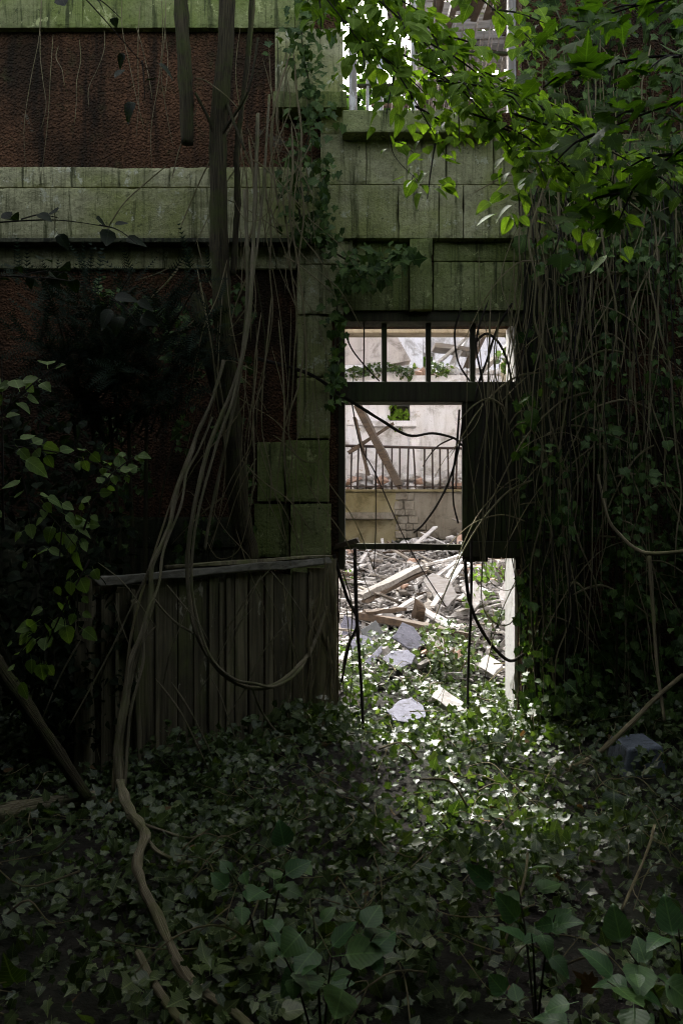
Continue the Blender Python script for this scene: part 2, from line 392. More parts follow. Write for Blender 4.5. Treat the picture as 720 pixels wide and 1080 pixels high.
def leaves(name, mat, tmpls, pos, fwd, nrm, size, parent=None):
    pos = np.asarray(pos, float); fwd = np.asarray(fwd, float); nrm = np.asarray(nrm, float); size = np.asarray(size, float)
    if not isinstance(tmpls, list): tmpls = [tmpls]
    R = basis(fwd, nrm); which = rng.integers(0, len(tmpls), len(pos))
    VV = []; FF = []; UU = []; n = 0
    for k, (tv, tf) in enumerate(tmpls):
        sel = which == k
        if not sel.any(): continue
        m = sel.sum()
        tvv = np.repeat(tv[None], m, 0)
        tvv = tvv * (1 + rng.normal(0, 0.09, (m, 1, 3)))
        tvv[:, :, 2] += rng.normal(0, 0.12, (m, 1)) * tvv[:, :, 0] + rng.normal(0, 0.25, (m, 1)) * tvv[:, :, 1] ** 2
        P = np.einsum('mij,mvj->mvi', R[sel], tvv) * size[sel][:, None, None] + pos[sel][:, None, :]
        VV.append(P.reshape(-1, 3)); UU.append(np.tile(tv[:, :2], (m, 1))); FF.append((tf[None] + (np.arange(m) * len(tv))[:, None, None]).reshape(-1, 3) + n); n += m * len(tv)
    V = np.concatenate(VV); Fc = np.concatenate(FF)
    o_ = origin_of(parent); V = V - np.array(o_)
    me = bpy.data.meshes.new(name)
    me.vertices.add(len(V)); me.vertices.foreach_set('co', V.astype(np.float32).ravel())
    me.loops.add(len(Fc) * 3); me.loops.foreach_set('vertex_index', Fc.astype(np.int32).ravel())
    me.polygons.add(len(Fc)); me.polygons.foreach_set('loop_start', np.arange(0, len(Fc) * 3, 3, dtype=np.int32))
    me.polygons.foreach_set('use_smooth', np.ones(len(Fc), dtype=bool))
    me.uv_layers.new(name='UVMap').data.foreach_set('uv', np.concatenate(UU)[Fc.ravel()].astype(np.float32).ravel())
    me.update(calc_edges=True)
    me.materials.append(mat)
    o = bpy.data.objects.new(name, me); COL.objects.link(o)
    if parent is not None: o.parent = parent
    return o

def rnd_dir(n, base=(0, 0, 1), spread=0.6):
    v = np.array(base, float)[None] + rng.normal(0, spread, (n, 3))
    return v / np.linalg.norm(v, axis=1, keepdims=True)

# ------------------------------------------------------------------ ground
def fbm(x, y, s=1.0, o=4):
    v = 0; a = 1; 
    for i in range(o):
        v += a * mn.noise(Vector((x * s + 7.3 * i, y * s - 3.1, 0.7))); a *= 0.5; s *= 2.1
    return v
def ground_h(x, y):
    h = 0.05 * fbm(x, y, 0.9)
    if y > 5.0:
        k = min(1, (y - 5.0) / 1.0)
        if -3.0 < x < 4.9 and y < 14.4:
            h += max(0.0, 0.145 * (y - 5.2)) * k + 0.16 * fbm(x + 9, y, 1.1, 4) * k * min(1, max(0, (y - 5.6) / 1.5))
            h += 0.25 * math.exp(-((x - 2.6) / 1.1) ** 2) * min(1, max(0, (y - 6.3) / 2))
    else:
        h += 0.07 * math.exp(-((y - 5.2) / 0.7) ** 2)
    return h
def build_ground():
    xs = sorted(set([-60, -35, -20, -12, -8, -6.5] + [round(-5.2 + 0.1 * i, 3) for i in range(107)] + [6.5, 8, 12, 20, 35, 60]))
    ys = sorted(set([-50, -30, -18, -10, -5, -2.5] + [round(-1 + 0.1 * i, 3) for i in range(160)] + [16, 18, 22, 30, 45, 70]))
    V = [(x, y, ground_h(x, y)) for y in ys for x in xs]; w = len(xs)
    Fc = [(j * w + i, j * w + i + 1, (j + 1) * w + i + 1, (j + 1) * w + i) for j in range(len(ys) - 1) for i in range(w - 1)]
    m = MB(); m.add(V, Fc, True); o = m.build('ground', SOIL); o['kind'] = 'structure'
build_ground()

# ------------------------------------------------------------------ facade
YF = 5.6
def X(px, Y=YF): return (px - CX) / F * Y
def Z(py, Y=YF): return CAMH + (CY - py) / F * Y
XD0, XD1 = X(357), 1.265          # door opening
ZL = Z(330)                       # its top
house = thing('ruined_house', 'derelict house front of red roughcast and mossy sandstone around the open doorway', 'building', (0.6, YF, 0))
m = MB()
m.box(-6.5, XD0, YF, 6.05, -0.4, 9.0)
m.box(XD1, 6.5, YF, 6.05, -0.4, 9.0)
m.box(XD0, XD1, YF, 6.05, ZL, 4.34)
m.box(XD0, XD1, YF, 6.05, 5.95, 9.0)
m.build('roughcast_wall', STUCCO, house)
m = MB(); m.box(-3.0, XD0 - .03, 6.053, 6.085, -.3, 8.9); m.box(XD1 + .03, 5.2, 6.053, 6.085, -.3, 8.9); m.box(XD0 - .027, XD1 + .027, 6.053, 6.085, ZL + .03, 4.33); m.box(XD0 - .027, XD1 + .027, 6.053, 6.085, 5.96, 6.6)
m.build('inner_plaster', PLAST_W, house)

def blocks(name, mat, specs, parent, bev=0.012, split=None):
    """specs: px x0,x1, y0,y1, front depth; each a weathered stone block of its own outline, joints left open"""
    mb = MB()
    for (x0, x1, y0, y1, yf) in specs:
        g = 0.0003 + bev * .05; yf += random.uniform(-.005, .005)
        a, b, c, d = X(x0, yf) + g, X(x1, yf) - g, Z(y1, yf) + g, Z(y0, yf) - g
        nx = max(3, min(60, int((b - a) / .022))); nz = max(3, min(40, int((d - c) / .022))); ph = random.uniform(0, 90)
        V = []
        for k in range(nz + 1):
            for i in range(nx + 1):
                u, w = i / nx, k / nz; x = a + (b - a) * u; z = c + (d - c) * w
                e = min((x - a), (b - x), (z - c), (d - z))
                n1 = mn.noise(Vector((x * 7 + ph, z * 7, 1))); n2 = mn.noise(Vector((x * 26 + ph, z * 26, 5)))
                wear = max(0, 1 - e / (.012 + bev * .5 + .03 * max(0, n1)))
                dy = .004 * n1 + .003 * n2 + wear * wear * (.001 + bev * .15 + .02 * max(0, n1 + .35 * n2 - .2))
                if e < 1e-6:
                    x += (1 if u < .5 else -1) * .006 * max(0, n1) * (i in (0, nx)); z += (1 if w < .5 else -1) * .006 * max(0, n2 + n1) * (k in (0, nz))
                V.append((x, yf + dy, z))
        Fc = [(k * (nx + 1) + i, k * (nx + 1) + i + 1, (k + 1) * (nx + 1) + i + 1, (k + 1) * (nx + 1) + i) for k in range(nz) for i in range(nx)]
        rim = [i for i in range(nx + 1)] + [k * (nx + 1) + nx for k in range(1, nz + 1)] + [nz * (nx + 1) + i for i in range(nx - 1, -1, -1)] + [k * (nx + 1) for k in range(nz - 1, 0, -1)]
        q = len(V); V += [(V[r_][0], YF + .05, V[r_][2]) for r_ in rim]; m_ = len(rim)
        Fc += [(rim[(r_ + 1) % m_], rim[r_], q + r_, q + (r_ + 1) % m_) for r_ in range(m_)]
        mb.add(V, Fc)
    return mb.build(name, mat, parent)
# upper stone frieze, string course with its drip edge, lower strip
sp = []; x = -260
while x < 330:
    w = random.uniform(95, 150); sp.append((x, min(x + w, 330), -120, 29, 5.55)); x += w
blocks('frieze', STONE_G, sp, house)
sp = []; x = -300
while x < 338:
    w = random.uniform(130, 230); e = min(x + w, 338)
    if 338 - e < 70: e = 338
    sp.append((x, e, 198, 251, 5.50)); x = e
x = -300
while x < 338:
    w = random.uniform(190, 300); e = min(x + w, 338)
    if 338 - e < 90: e = 338
    sp.append((x, e, 176, 197, 5.53)); x = e
blocks('string_course', STONE, sp, house, 0.008)
sp = []; x = -300
while x < 312:
    w = random.uniform(90, 170); e = min(x + w, 312); sp.append((x, e, 258, 283, 5.565)); x = e
blocks('lower_strip', STONE, sp, house, 0.006)
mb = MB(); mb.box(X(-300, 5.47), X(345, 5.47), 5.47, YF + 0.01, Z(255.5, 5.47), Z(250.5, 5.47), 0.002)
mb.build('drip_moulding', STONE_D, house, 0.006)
# stone wall over the door
sp = [(338, 386, 141, 194.2, 5.52), (386.5, 470, 141, 194.2, 5.52), (470.5, 520, 141, 194.2, 5.52), (521, 610, 141, 194.2, 5.52),
      (338, 420, 194.8, 251, 5.505), (420.5, 462, 194.8, 251, 5.50), (463, 488, 194.8, 251, 5.505), (489, 560, 194.8, 251, 5.505), (561, 640, 194.8, 251, 5.505),
      (641, 760, 194.8, 251, 5.51), (611, 760, 141, 194.2, 5.522), (761, 1000, 141, 250, 5.51),
      (313, 372, 252, 278, 5.545), (338, 361, 113, 141, 5.56), (290, 362, 30, 113, 5.55)]
blocks('ashlar_over_door', STONE, sp, house, 0.006)
sp = [(362, 431, 276, 327, 5.55), (432, 456, 251, 326, 5.50), (457, 575, 276, 327, 5.55), (373, 431, 255, 275, 5.57), (457, 720, 255, 275, 5.57)]
blocks('door_head', STONE_G, sp, house, 0.014)
# quoins left of the door
sp = [(313, 362, 279, 331, 5.53), (313, 350, 332, 397, 5.535), (313, 348, 398, 462, 5.53)]
blocks('pilaster', STONE, sp, house, 0.007)
sp = [(301, 347, 464, 529, 5.515), (271, 300, 466, 529, 5.535), (306, 349, 531, 588, 5.52), (268, 305, 531, 588, 5.56), (306, 352, 589, 680, 5.53), (306, 352, 681, 800, 5.53)]
blocks('quoin', STONE_G, sp, house, 0.016)
sp = []
y = 545
while y < 800:
    h = random.uniform(26, 44); x = -320
    while x < 266:
        w = random.uniform(40, 95); e = min(x + w, 266); sp.append((x, e, y, y + h, 5.545 + random.uniform(-.012, .012))); x = e
    y += h
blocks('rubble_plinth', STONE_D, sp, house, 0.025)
sp = []; y = 277
while y < 790:
    h = random.uniform(50, 70); sp.append((552, random.choice((590, 615)), y, y + h - 1, 5.54)); y += h
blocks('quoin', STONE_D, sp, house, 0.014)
# sill of the upper window
mb = MB(); mb.box(X(361, 5.40), X(522, 5.40), 5.40, 6.03, Z(139, 5.40), Z(116, 5.40), 0.004)
mb.build('window_sill', STONE_G, house, 0.012)
sp = [(288, 366, 96, 113, 5.44)]
blocks('cornice_block', STONE_G, sp, house, 0.012)
# upper window
win = MB()
wy0, wy1 = 5.78, 5.86
win.box(X(376, wy0) + .003, X(536, wy0) - .003, wy0 + .01, wy1 - .01, 5.86, 5.93, .003)
wf = win.build('window_frame', POST_W, house, 0.006)
for a, b in ((368, 376), (536, 546)):
    mb = MB(); mb.box(X(a, wy0), X(b, wy0), wy0, wy1, 4.345, 5.93, .004); mb.build('jamb', POST_W, wf, .006)
for a, b, y0, y1 in ((399, 404, 40, 116), (433.5, 438.5, -60, 116), (386, 389, 60, 116)):
    mb = MB(); mb.box(X(a, wy0), X(b, wy0), wy0 + .012, wy1 - .012, Z(y1, wy0), Z(y0, wy0), .003); mb.build('mullion', POST_W, wf, .004)
mb = MB(); mb.bar(at(377, 91, wy0 + .03), at(436, 90, wy0 + .03), .035, .02, jit=.002); mb.bar(at(436, 55, wy0 + .03), at(536, 57, wy0 + .03), .035, .02, jit=.002)
mb.build('glazing_bar', OAK_DARK, wf, .003)
# door frame with its transom light
df = MB()
ya, yb = 5.615, 5.70
df.box(X(350, 5.58), X(556, 5.58), 5.575, yb + .02, Z(339, 5.58), Z(328.5, 5.58), .004)
fr = df.build('door_frame', OAK_DARK, house, .006)
for a, b in ((345.5, 364), (544, 553)):
    mb = MB(); mb.box(X(a, ya), X(b, ya), ya, yb, 1.13, Z(339.5, ya), .004); mb.build('jamb', OAK_DARK, fr, .006)
mb = MB(); mb.box(X(352, 5.59), X(552, 5.59), 5.585, yb + .02, Z(424, 5.59), Z(403, 5.59), .005); mb.build('transom_bar', OAK_DARK, fr, .01)
for c in (405.5, 452, 499):
    mb = MB(); mb.box(X(c - 2.8, ya), X(c + 2.8, ya), ya + .02, yb - .015, Z(403, ya), Z(338, ya), .002); mb.build('mullion', OAK_DARK, fr, .003)
mb = MB(); mb.bar(at(361, 576, 5.66), at(489, 577, 5.66), .035, .045, jit=.003, segs=4); mb.build('cross_bar', OAK_DARK, fr, .004)
mb = MB(); mb.bar(at(352, 577, 5.6), at(378, 569, 5.55), .04, .035, jit=.004); mb.build('broken_rail', BOARD_B, fr, .004)
# the upper half of the door leaf
lf = MB(); n = 5
for i in range(n):
    a = 487.5 + (556 - 487.5) * i / n; b = 487.5 + (556 - 487.5) * (i + 1) / n
    lf.box(X(a, 5.60) + .002, X(b, 5.60) - .002, 5.60 + random.uniform(-.006, .006), 5.635, Z(590 + random.uniform(-2, 3), 5.60), Z(424, 5.60), .002)
leaf_ = lf.build('door_leaf', OAK_DARK, house, .004)
mb = MB(); mb.box(X(488.5, 5.64), X(555, 5.64), 5.637, 5.65, Z(588, 5.64), Z(424, 5.64)); mb.build('backing_board', OAK_DARK, leaf_)
mb = MB(); mb.box(X(487, 5.58), X(556, 5.58), 5.575, 5.602, Z(587, 5.58), Z(571, 5.58), .003); mb.box(X(487, 5.58), X(493, 5.58), 5.578, 5.602, Z(570, 5.58), Z(426, 5.58), .002)
mb.build('door_rail', OAK_DARK, leaf_, .004)
# plastered reveal at the right of the opening, rough post at its left
mb = MB(); mb.box(XD1 - .02, XD1 - .002, 5.72, 6.055, -.1, 1.6, .004); mb.box(XD1 - .02, XD1 - .002, 5.72, 6.05, 1.6, ZL - .01, .002)
mb.build('door_reveal', REVEAL, house, .004)
pm = MB(); pm.bar(at(347, 775, 5.5), at(350, 592, 5.5), .075, .06, jit=.008, segs=7)
pm.bar(at(354, 760, 5.56), at(354, 588, 5.56), .022, .04, jit=.004, segs=6)
pm.build('splintered_jamb', GATE_W, house, .006)

# ------------------------------------------------------------------ plank gate at the left
G0 = Vector((-0.10, 5.28, 0)); G1 = Vector((-1.40, 4.52, 0))
gate = thing('plank_gate', 'low weathered plank gate with a split grey top rail left of the doorway', 'gate', tuple((G0 + G1) / 2))
gd = (G1 - G0).normalized(); gn = Vector((gd.y, -gd.x, 0))
if gn.y > 0: gn = -gn
gl = (G1 - G0).length
x = 0.0; mb = MB(); strip = []
while x < gl:
    w = random.uniform(.045, .16); t = x / gl
    a = G0 + gd * (x + .004); b = G0 + gd * min(gl, x + w - .004)
    zt = 1.16 - .07 * t + random.uniform(-.03, .01); dd = gn * random.uniform(-.016, .012)
    zb = -.05 + random.uniform(0, .05)
    V = [a + dd + Vector((0, 0, zb)), b + dd + Vector((0, 0, zb)), b + dd + Vector((0, 0, zt)), a + dd + Vector((0, 0, zt + random.uniform(-.02, .02)))]
    V += [v - gn * .022 for v in V]
    mb.add(V, [(0, 1, 2, 3), (7, 6, 5, 4), (0, 4, 5, 1), (1, 5, 6, 2), (2, 6, 7, 3), (3, 7, 4, 0)])
    if random.random() < .5:
        c = b + gn * .014; strip.append((c + Vector((0, 0, .02)), c + Vector((0, 0, zt - .03))))
    x += w
mb.build('board_panel', GATE_W, gate, .004); 
for a_, b_ in strip:
    q_ = MB(); q_.bar(a_, b_, .022, .016, up=gn, jit=.002, segs=4); q_.build('cover_strip', GATE_W, gate, .003)
mb = MB(); mb.bar(G0 + gn * .035 + Vector((0, 0, 1.205)), G1 + gn * .035 + Vector((0, 0, 1.115)), .05, .05, jit=.008, segs=9)
tr_ = mb.build('top_rail', GATE_T, gate, .006)
mb = MB(); mb.bar(G0 + gn * .02 + Vector((0, 0, 1.235)), G0.lerp(G1, .72) + gn * .01 + Vector((0, 0, 1.185)), .075, .018, jit=.006, segs=7)
mb.build('weathered_cap', GATE_W, gate, .004)
mb = MB(); mb.bar(G1 + gd * .05 + Vector((0, 0, -.1)), G1 + gd * .05 + Vector((0, 0, 1.14)), .09, .09, jit=.008, segs=6); mb.build('gate_post', GATE_W, gate, .01)
mb = MB(); mb.bar(G1.lerp(G0, .16) + gn * .05 + Vector((0, 0, 0)), G1.lerp(G0, .14) + gn * .05 + Vector((0, 0, 1.0)), .05, .03, jit=.004, segs=5); mb.build('brace', GATE_W, gate, .005)

# ------------------------------------------------------------------ inside the ruin
def wall(name, mat, label, boxes, jit=.006, cat='wall', bev=.01):
    lo = boxes[0]
    t = MB()
    for b in boxes: t.box(*b, jit)
    o = t.build(name, mat, None, bev); place(o); tag(o, label, cat); return o
YA, YB = 13.5, 14.9
# retaining wall under the landing
lw = thing('retaining_wall', 'low stained wall below the iron railing with an exposed stone seam', 'wall', (1.0, YA, 0))
mb = MB(); mb.box(-3.0, X(420, YA), YA, YB, -.3, Z(519, YA), .004); mb.build('ochre_plaster', PLAST_O, lw, .01)['label'] = 'ochre stained left half of the wall'
mb = MB(); mb.box(X(420, YA) + .003, 5.2, YA + .03, YB, -.3, Z(519, YA), .004); mb.build('grey_plaster', PLAST_G, lw, .01)
mb = MB()
y = 519
while y < 600:
    h = random.uniform(6, 10); x = 417 + random.uniform(-2, 2)
    while x < 432 + (22 if 548 < y < 572 else 0) + random.uniform(-3, 3):
        w = random.uniform(7, 14); mb.box(X(x, YA) + .004, X(x + w, YA) - .004, YA - random.uniform(.01, .05), YA + .06, Z(y + h, YA) + .005, Z(y, YA) - .005, .012); x += w
    y += h
mb.build('exposed_stone', PLAST_G, lw, .015)
mb = MB(); mb.box(-1.2, X(415, YA), YA - .22, YA - .005, Z(548, YA), Z(541, YA), .01); mb.build('stone_ledge', PLAST_G, lw, .012)
mb = MB(); mb.box(-3.0, 5.2, YA - .06, YB, Z(519, YA) + .002, Z(516, YA), .004); mb.build('coping', PLAST_O, lw, .008)
# railing
ra = thing('iron_railing', 'rusty black iron railing along the landing inside the ruin', 'railing', (1.0, YA + .1, Z(516, YA)))
YR = YA + .06
px = 352
def rail_y(p): return 470 + .02 * (p - 365)
for i in range(24):
    p = 352 + i * 8.6 + random.uniform(-1, 1)
    b = MB(); tip = random.gauss(0, 1.8)
    b.tube([at(p, 518, YR), at(p + tip * .4, 492, YR), at(p + tip, rail_y(p), YR)], .016, sides=6, sub=2, wob=.05); b.build('baluster', IRON, ra)
b = MB(); b.tube([at(348, rail_y(348), YR), at(450, rail_y(450) + .5, YR), at(556, rail_y(556), YR)], .024, sides=6, sub=5, wob=.05); b.build('handrail', IRON, ra)
b = MB(); b.tube([at(348, 513, YR), at(450, 513.5, YR), at(556, 513, YR)], .012, sides=6, sub=5, wob=.05); b.build('bottom_rail', IRON, ra)
# white wall with the little window
w0, w1, h0, h1 = X(411, YB), X(432, YB), Z(444, YB), Z(426, YB)
ztop = Z(396, YB)
ww = thing('white_wall', 'white plastered inner wall with a small ivy filled window', 'wall', (1.0, YB, 0))
mb = MB()
mb.box(-3.0, w0, YB, YB + .4, 2.0, ztop + .2, .004); mb.box(w1, 5.2, YB, YB + .4, 2.0, ztop, .004)
mb.box(w0, w1, YB, YB + .4, 2.0, h0, .002); mb.box(w0, w1, YB, YB + .4, h1, ztop + .08, .002)
mb.build('plastered_wall', PLAST_W, ww)
mb = MB()
mb.add([(-3.0, YB, ztop + .203), (X(408, YB), YB, ztop + .203), (X(433, YB), YB, Z(380, YB)), (X(410, YB), YB, Z(340, YB)), (X(385, YB), YB, Z(300, YB)), (-3.0, YB, Z(290, YB))] +
       [(-3.0, YB + .4, ztop + .203), (X(408, YB), YB + .4, ztop + .203), (X(433, YB), YB + .4, Z(380, YB)), (X(410, YB), YB + .4, Z(340, YB)), (X(385, YB), YB + .4, Z(300, YB)), (-3.0, YB + .4, Z(290, YB))],
       [(0, 1, 2, 3, 4, 5), (11, 10, 9, 8, 7, 6)] + [(i, i + 6, (i + 1) % 6 + 6, (i + 1) % 6) for i in range(6)])
mb.build('broken_gable', PLAST_P, ww)
mb = MB(); mb.box(w0 + .003, w1 - .003, YB + .28, YB + .34, h0 + .003, h1 - .003, .001); mb.build('dark_infill', OAK_DARK, ww)  # dark sheet standing in for the shade inside the little window
mb = MB(); mb.box(X(384, YB), X(438, YB), YB - .16, YB - .003, Z(451, YB), Z(445, YB), .006); mb.build('window_sill', PLAST_W, ww, .01)
mb = MB(); mb.box(X(365, YB), X(384, YB), YB - .05, YB - .003, Z(449, YB), Z(443, YB), .006); mb.box(X(362, YB), X(560, YB), YB - .04, YB - .003, Z(427, YB), Z(422, YB), .006); mb.build('cornice', PLAST_W, ww, .01)
# buttress left of the doorway sightline
mb = MB(); mb.box(X(434, YA), X(446, YA), YA + .5, YA + .8, Z(516, YA), Z(452, YA), .01); o = mb.build('broken_pier', PLAST_W, None, .02); place(o); tag(o, 'short white plaster pier standing on the landing behind the railing', 'pier')
# farther walls
YC = 18.5
fw = thing('far_wall', 'far white wall with a doorway seen through the transom light', 'wall', (1.5, YC, 0))
mb = MB(); mb.box(-4, X(446, YC), YC, YC + .4, 0, 8.2, .01); mb.box(X(458, YC), 6.5, YC, YC + .4, 0, Z(352, YC), .01); mb.box(X(446, YC), X(458, YC), YC, YC + .4, Z(372, YC), Z(344, YC), .01); mb.box(X(446, YC), X(458, YC), YC, YC + .4, 0, 3.5, .01)
mb.build('plastered_wall', PLAST_W, fw)
wall('side_wall', PLAST_W, 'inner side wall of the ruin left of the rubble', [(-3.2, -3.003, 6.06, 18, -.3, 5.0)])
wall('side_wall', PLAST_W, 'inner side wall of the ruin right of the rubble', [(5.203, 5.4, 6.06, 18, -.3, 4.2)])
# jagged tan wall at the right
t = MB(); yy = 12.4
pts = [(522, 700), (522, 470), (529, 450), (526, 425), (534, 400), (531, 380), (541, 366), (545, 350), (560, 340), (600, 335), (640, 350), (640, 700)]
pf = [at(a, b, yy) for a, b in pts]; pb = [p + Vector((0, .35, 0)) for p in pf]; k = len(pts)
t.add(pf + pb, [tuple(range(k)), tuple(range(2 * k - 1, k - 1, -1))] + [(i, i + k, (i + 1) % k + k, (i + 1) % k) for i in range(k)])
o = t.build('broken_wall', PLAST_T); place(o); tag(o, 'jagged tan broken wall at the right inside the ruin', 'wall')
# floor beam, posts and roof remnant
wall('ceiling_beam', PLAST_T, 'tan ceiling beam crossing the ruin high behind the transom', [(-3.0, 5.2, 12.0, 12.3, Z(351, 12.0), Z(324, 12.0))], .004, 'beam', .02)
for p, y1, lab in ((401, 60, 'white timber post left behind the upper window'), (437, 18, 'white timber post in the middle behind the upper window'), (541, 14, 'white timber post right behind the upper window')):
    mb = MB(); mb.bar(at(p, 325, 12.15), at(p, y1, 12.15), .09, .09, jit=.004, segs=4); o = mb.build('timber_post', POST_W, None, .008); place(o); tag(o, lab, 'post')
rf = thing('roof_remnant', 'collapsed brown roof boards above the upper window', 'roof', (1.4, 8, 6.7))
mb = MB(); 
for i in range(26):
    a = Vector((-.1 + .1 * i + random.uniform(-.03, .03), 6.06, 6.66)); b = a + Vector((random.uniform(.4, .7), random.uniform(5.6, 6.2), 0)); b.z = 6.66 + (b.y - 6.06) * .415 + random.uniform(-.06, .06)
    mb.bar(a, b, random.uniform(.06, .095), .02, jit=.006, segs=3)
mb.build('board_panel', BOARD_B, rf)
for xx in (.35, 1.2, 2.1):
    mb = MB(); mb.bar((xx, 6.06, 6.55), (xx + .4, 12.2, 9.05), .08, .11, jit=.006, segs=3); mb.build('rafter', BOARD_B, rf)

lp = thing('lath_partition', 'broken partition of pale slanting laths behind the upper window', 'partition', tuple(at(490, 320, 12.2)))
mb = MB(); random.seed(31)
for i in range(56):
    p = 400 + i * 3.2 + random.uniform(-3, 3); t_ = random.uniform(15, 60)
    mb.bar(at(p - 14, 325, 12.2 + random.uniform(-.04, .04)), at(p + random.uniform(18, 34), t_ if p < 500 else t_ - 30, 12.2 + random.uniform(-.04, .04)), random.uniform(.02, .05), .015, jit=.006, segs=3)
mb.build('lath', BOARD, lp)
mb = MB(); mb.bar(at(392, 112, 12.26), at(560, 108, 12.26), .05, .05, jit=.005, segs=4); mb.bar(at(430, 40, 12.26), at(560, 62, 12.26), .05, .05, jit=.005, segs=4); mb.build('rail', BOARD_B, lp)
cb = thing('board_screen', 'weathered grey boards with gaps behind the right half of the upper window', 'boarding', tuple(at(495, 320, 12.4)))
mb = MB(); random.seed(37); yy = 118
while yy > -12:
    h = random.uniform(6, 10); a = random.uniform(436, 446); b = random.uniform(538, 556); k = random.uniform(-5, 5)
    if random.random() < .85: mb.bar(at(a, yy, 12.42 + random.uniform(-.02, .02)), at(b, yy - 8 + k, 12.42 + random.uniform(-.02, .02)), .025, h / F * 12.4 * .93, up=Vector((0, 0, 1)), jit=.008, segs=5)
    yy -= h
mb.build('board_panel', BOARD_G, cb)
for p in (442, 492, 550):
    mb = MB(); mb.bar(at(p, 325, 12.5), at(p, -12, 12.5), .08, .08, jit=.005, segs=4); mb.build('stud', BOARD_B, cb)
# ------------------------------------------------------------------ rubble
def poly_slab(name, mat, corners, thick, label, cat, group=None, bev=.004):
    """irregular slab from its outline in the place"""
    P = [Vector(c) for c in corners]; c = sum(P, Vector()) / len(P)
    n = Vector((0, 0, 0))
    for i in range(len(P)): n += (P[i] - c).cross(P[(i + 1) % len(P)] - c)
    n.normalize()
    if n.z < 0: n = -n; P.reverse()
    Q = [p - n * thick for p in P]; k = len(P)
    mb = MB(); mb.add(P + Q, [tuple(range(k)), tuple(range(2 * k - 1, k - 1, -1))] + [(i, i + k, (i + 1) % k + k, (i + 1) % k) for i in range(k)])
    o = mb.build(name, mat, None, bev); place(o); return tag(o, label, cat, group)
def surf(px, py, lift=0.0):
    """where the sight line through that position meets the ground"""
    lo, hi = 2.0, 14.0; Y = lo
    while Y < hi:
        p = at(px, py, Y)
        if p.z <= ground_h(p.x, Y) + lift: return p
        Y += .02
    return at(px, py, hi)
SLABS = []
def tilt_slab(pxs, thick, tilt, **kw):
    """slab outline through the given positions, resting on the heap and tilted towards the doorway"""
    cx = sum(p[0] for p in pxs) / len(pxs); cy = sum(p[1] for p in pxs) / len(pxs)
    c = surf(cx, cy, .11 if cy > 645 else .27); n = Vector((tilt[0], -math.sin(tilt[1]), math.cos(tilt[1]))).normalized()
    C = Vector((0, 0, CAMH)); out = []
    for (a, b) in pxs:
        d = at(a, b, 1.0) - C; s = (c - C).dot(n) / d.dot(n); out.append(C + d * s)
    SLABS.append((c.x, c.y, .5 * max((a - b).length for a in out for b in out)))
    rag = []
    for i_ in range(len(out)):
        a_, b_ = out[i_], out[(i_ + 1) % len(out)]; rag.append(a_)
        for q_ in (.3, .65): rag.append(a_.lerp(b_, q_ + random.uniform(-.08, .08)) + (c - a_.lerp(b_, q_)) * random.uniform(-.05, .12))
    poly_slab(corners=rag, thick=thick, **kw)
sl = 'slates and slabs on the rubble'
tilt_slab([(412, 672), (424, 656), (436, 661), (449, 679), (438, 686), (428, 682)], .02, (.1, .75), name='roof_slate', mat=SLATE, label='violet grey slate tilted up in the middle of the doorway', cat='slate', group=sl)
tilt_slab([(403, 694), (413, 686), (430, 685), (438, 691), (434, 700), (420, 705), (408, 700)], .02, (-.05, .5), name='roof_slate', mat=SLATE, label='rounded violet grey slate just below the tilted slate', cat='slate', group=sl)
tilt_slab([(366, 689), (371, 675), (380, 669), (391, 673), (398, 684), (385, 690)], .02, (.1, .7), name='roof_slate', mat=SLATE, label='arched pale slate leaning at the left jamb of the doorway', cat='slate', group=sl)
tilt_slab([(380, 664), (396, 654), (405, 668), (398, 676), (384, 676)], .025, (0, 1.0), name='roof_slate', mat=SLATE_D, label='nearly black slate behind the arched pale slate', cat='slate', group=sl)
tilt_slab([(407, 750), (420, 739), (434, 735), (446, 744), (449, 757), (430, 762), (412, 759)], .04, (0, .3), name='stone_slab', mat=SLATE, label='flat pale slab lying half under ivy on the threshold', cat='slab', group=sl)
tilt_slab([(384, 698), (402, 680), (406, 684), (390, 702)], .015, (.2, .6), name='roof_slate', mat=SLATE, label='narrow slate sliver between the two left slates', cat='slate', group=sl)
tilt_slab([(356, 664), (363, 648), (380, 656), (376, 667), (362, 674)], .02, (.2, .9), name='roof_slate', mat=SLATE, label='small violet slate against the left edge of the opening', cat='slate', group=sl)
tilt_slab([(455, 735), (462, 722), (488, 740), (494, 750), (480, 752)], .05, (.1, .5), name='plaster_slab', mat=CHUNK, label='long pale plaster fragment in the ivy right of the flat slab', cat='slab', group=sl)
tilt_slab([(452, 670), (460, 666), (478, 684), (472, 692), (462, 690)], .04, (.2, .7), name='plaster_slab', mat=CHUNK, label='tilted pale plaster piece right of the tilted slate', cat='slab', group=sl)
tilt_slab([(446, 612), (456, 604), (474, 612), (482, 628), (472, 640), (458, 632)], .04, (-.2, .8), name='plaster_slab', mat=BOARD_W, label='big white plaster sheet in the middle of the rubble heap', cat='slab', group=sl)
tilt_slab([(486, 620), (500, 612), (512, 630), (500, 642)], .04, (-.1, .7), name='plaster_slab', mat=CHUNK, label='white plaster sheet right of the biggest sheet', cat='slab', group=sl)
tilt_slab([(525, 625), (534, 610), (540, 618), (540, 640), (530, 645)], .05, (-.4, .8), name='plaster_slab', mat=CHUNK, label='white plaster lump leaning by the right reveal', cat='slab', group=sl)
tilt_slab([(500, 700), (514, 690), (530, 700), (520, 712)], .05, (-.1, .5), name='plaster_slab', mat=CHUNK, label='pale plaster piece among ivy near the right reveal', cat='slab', group=sl)

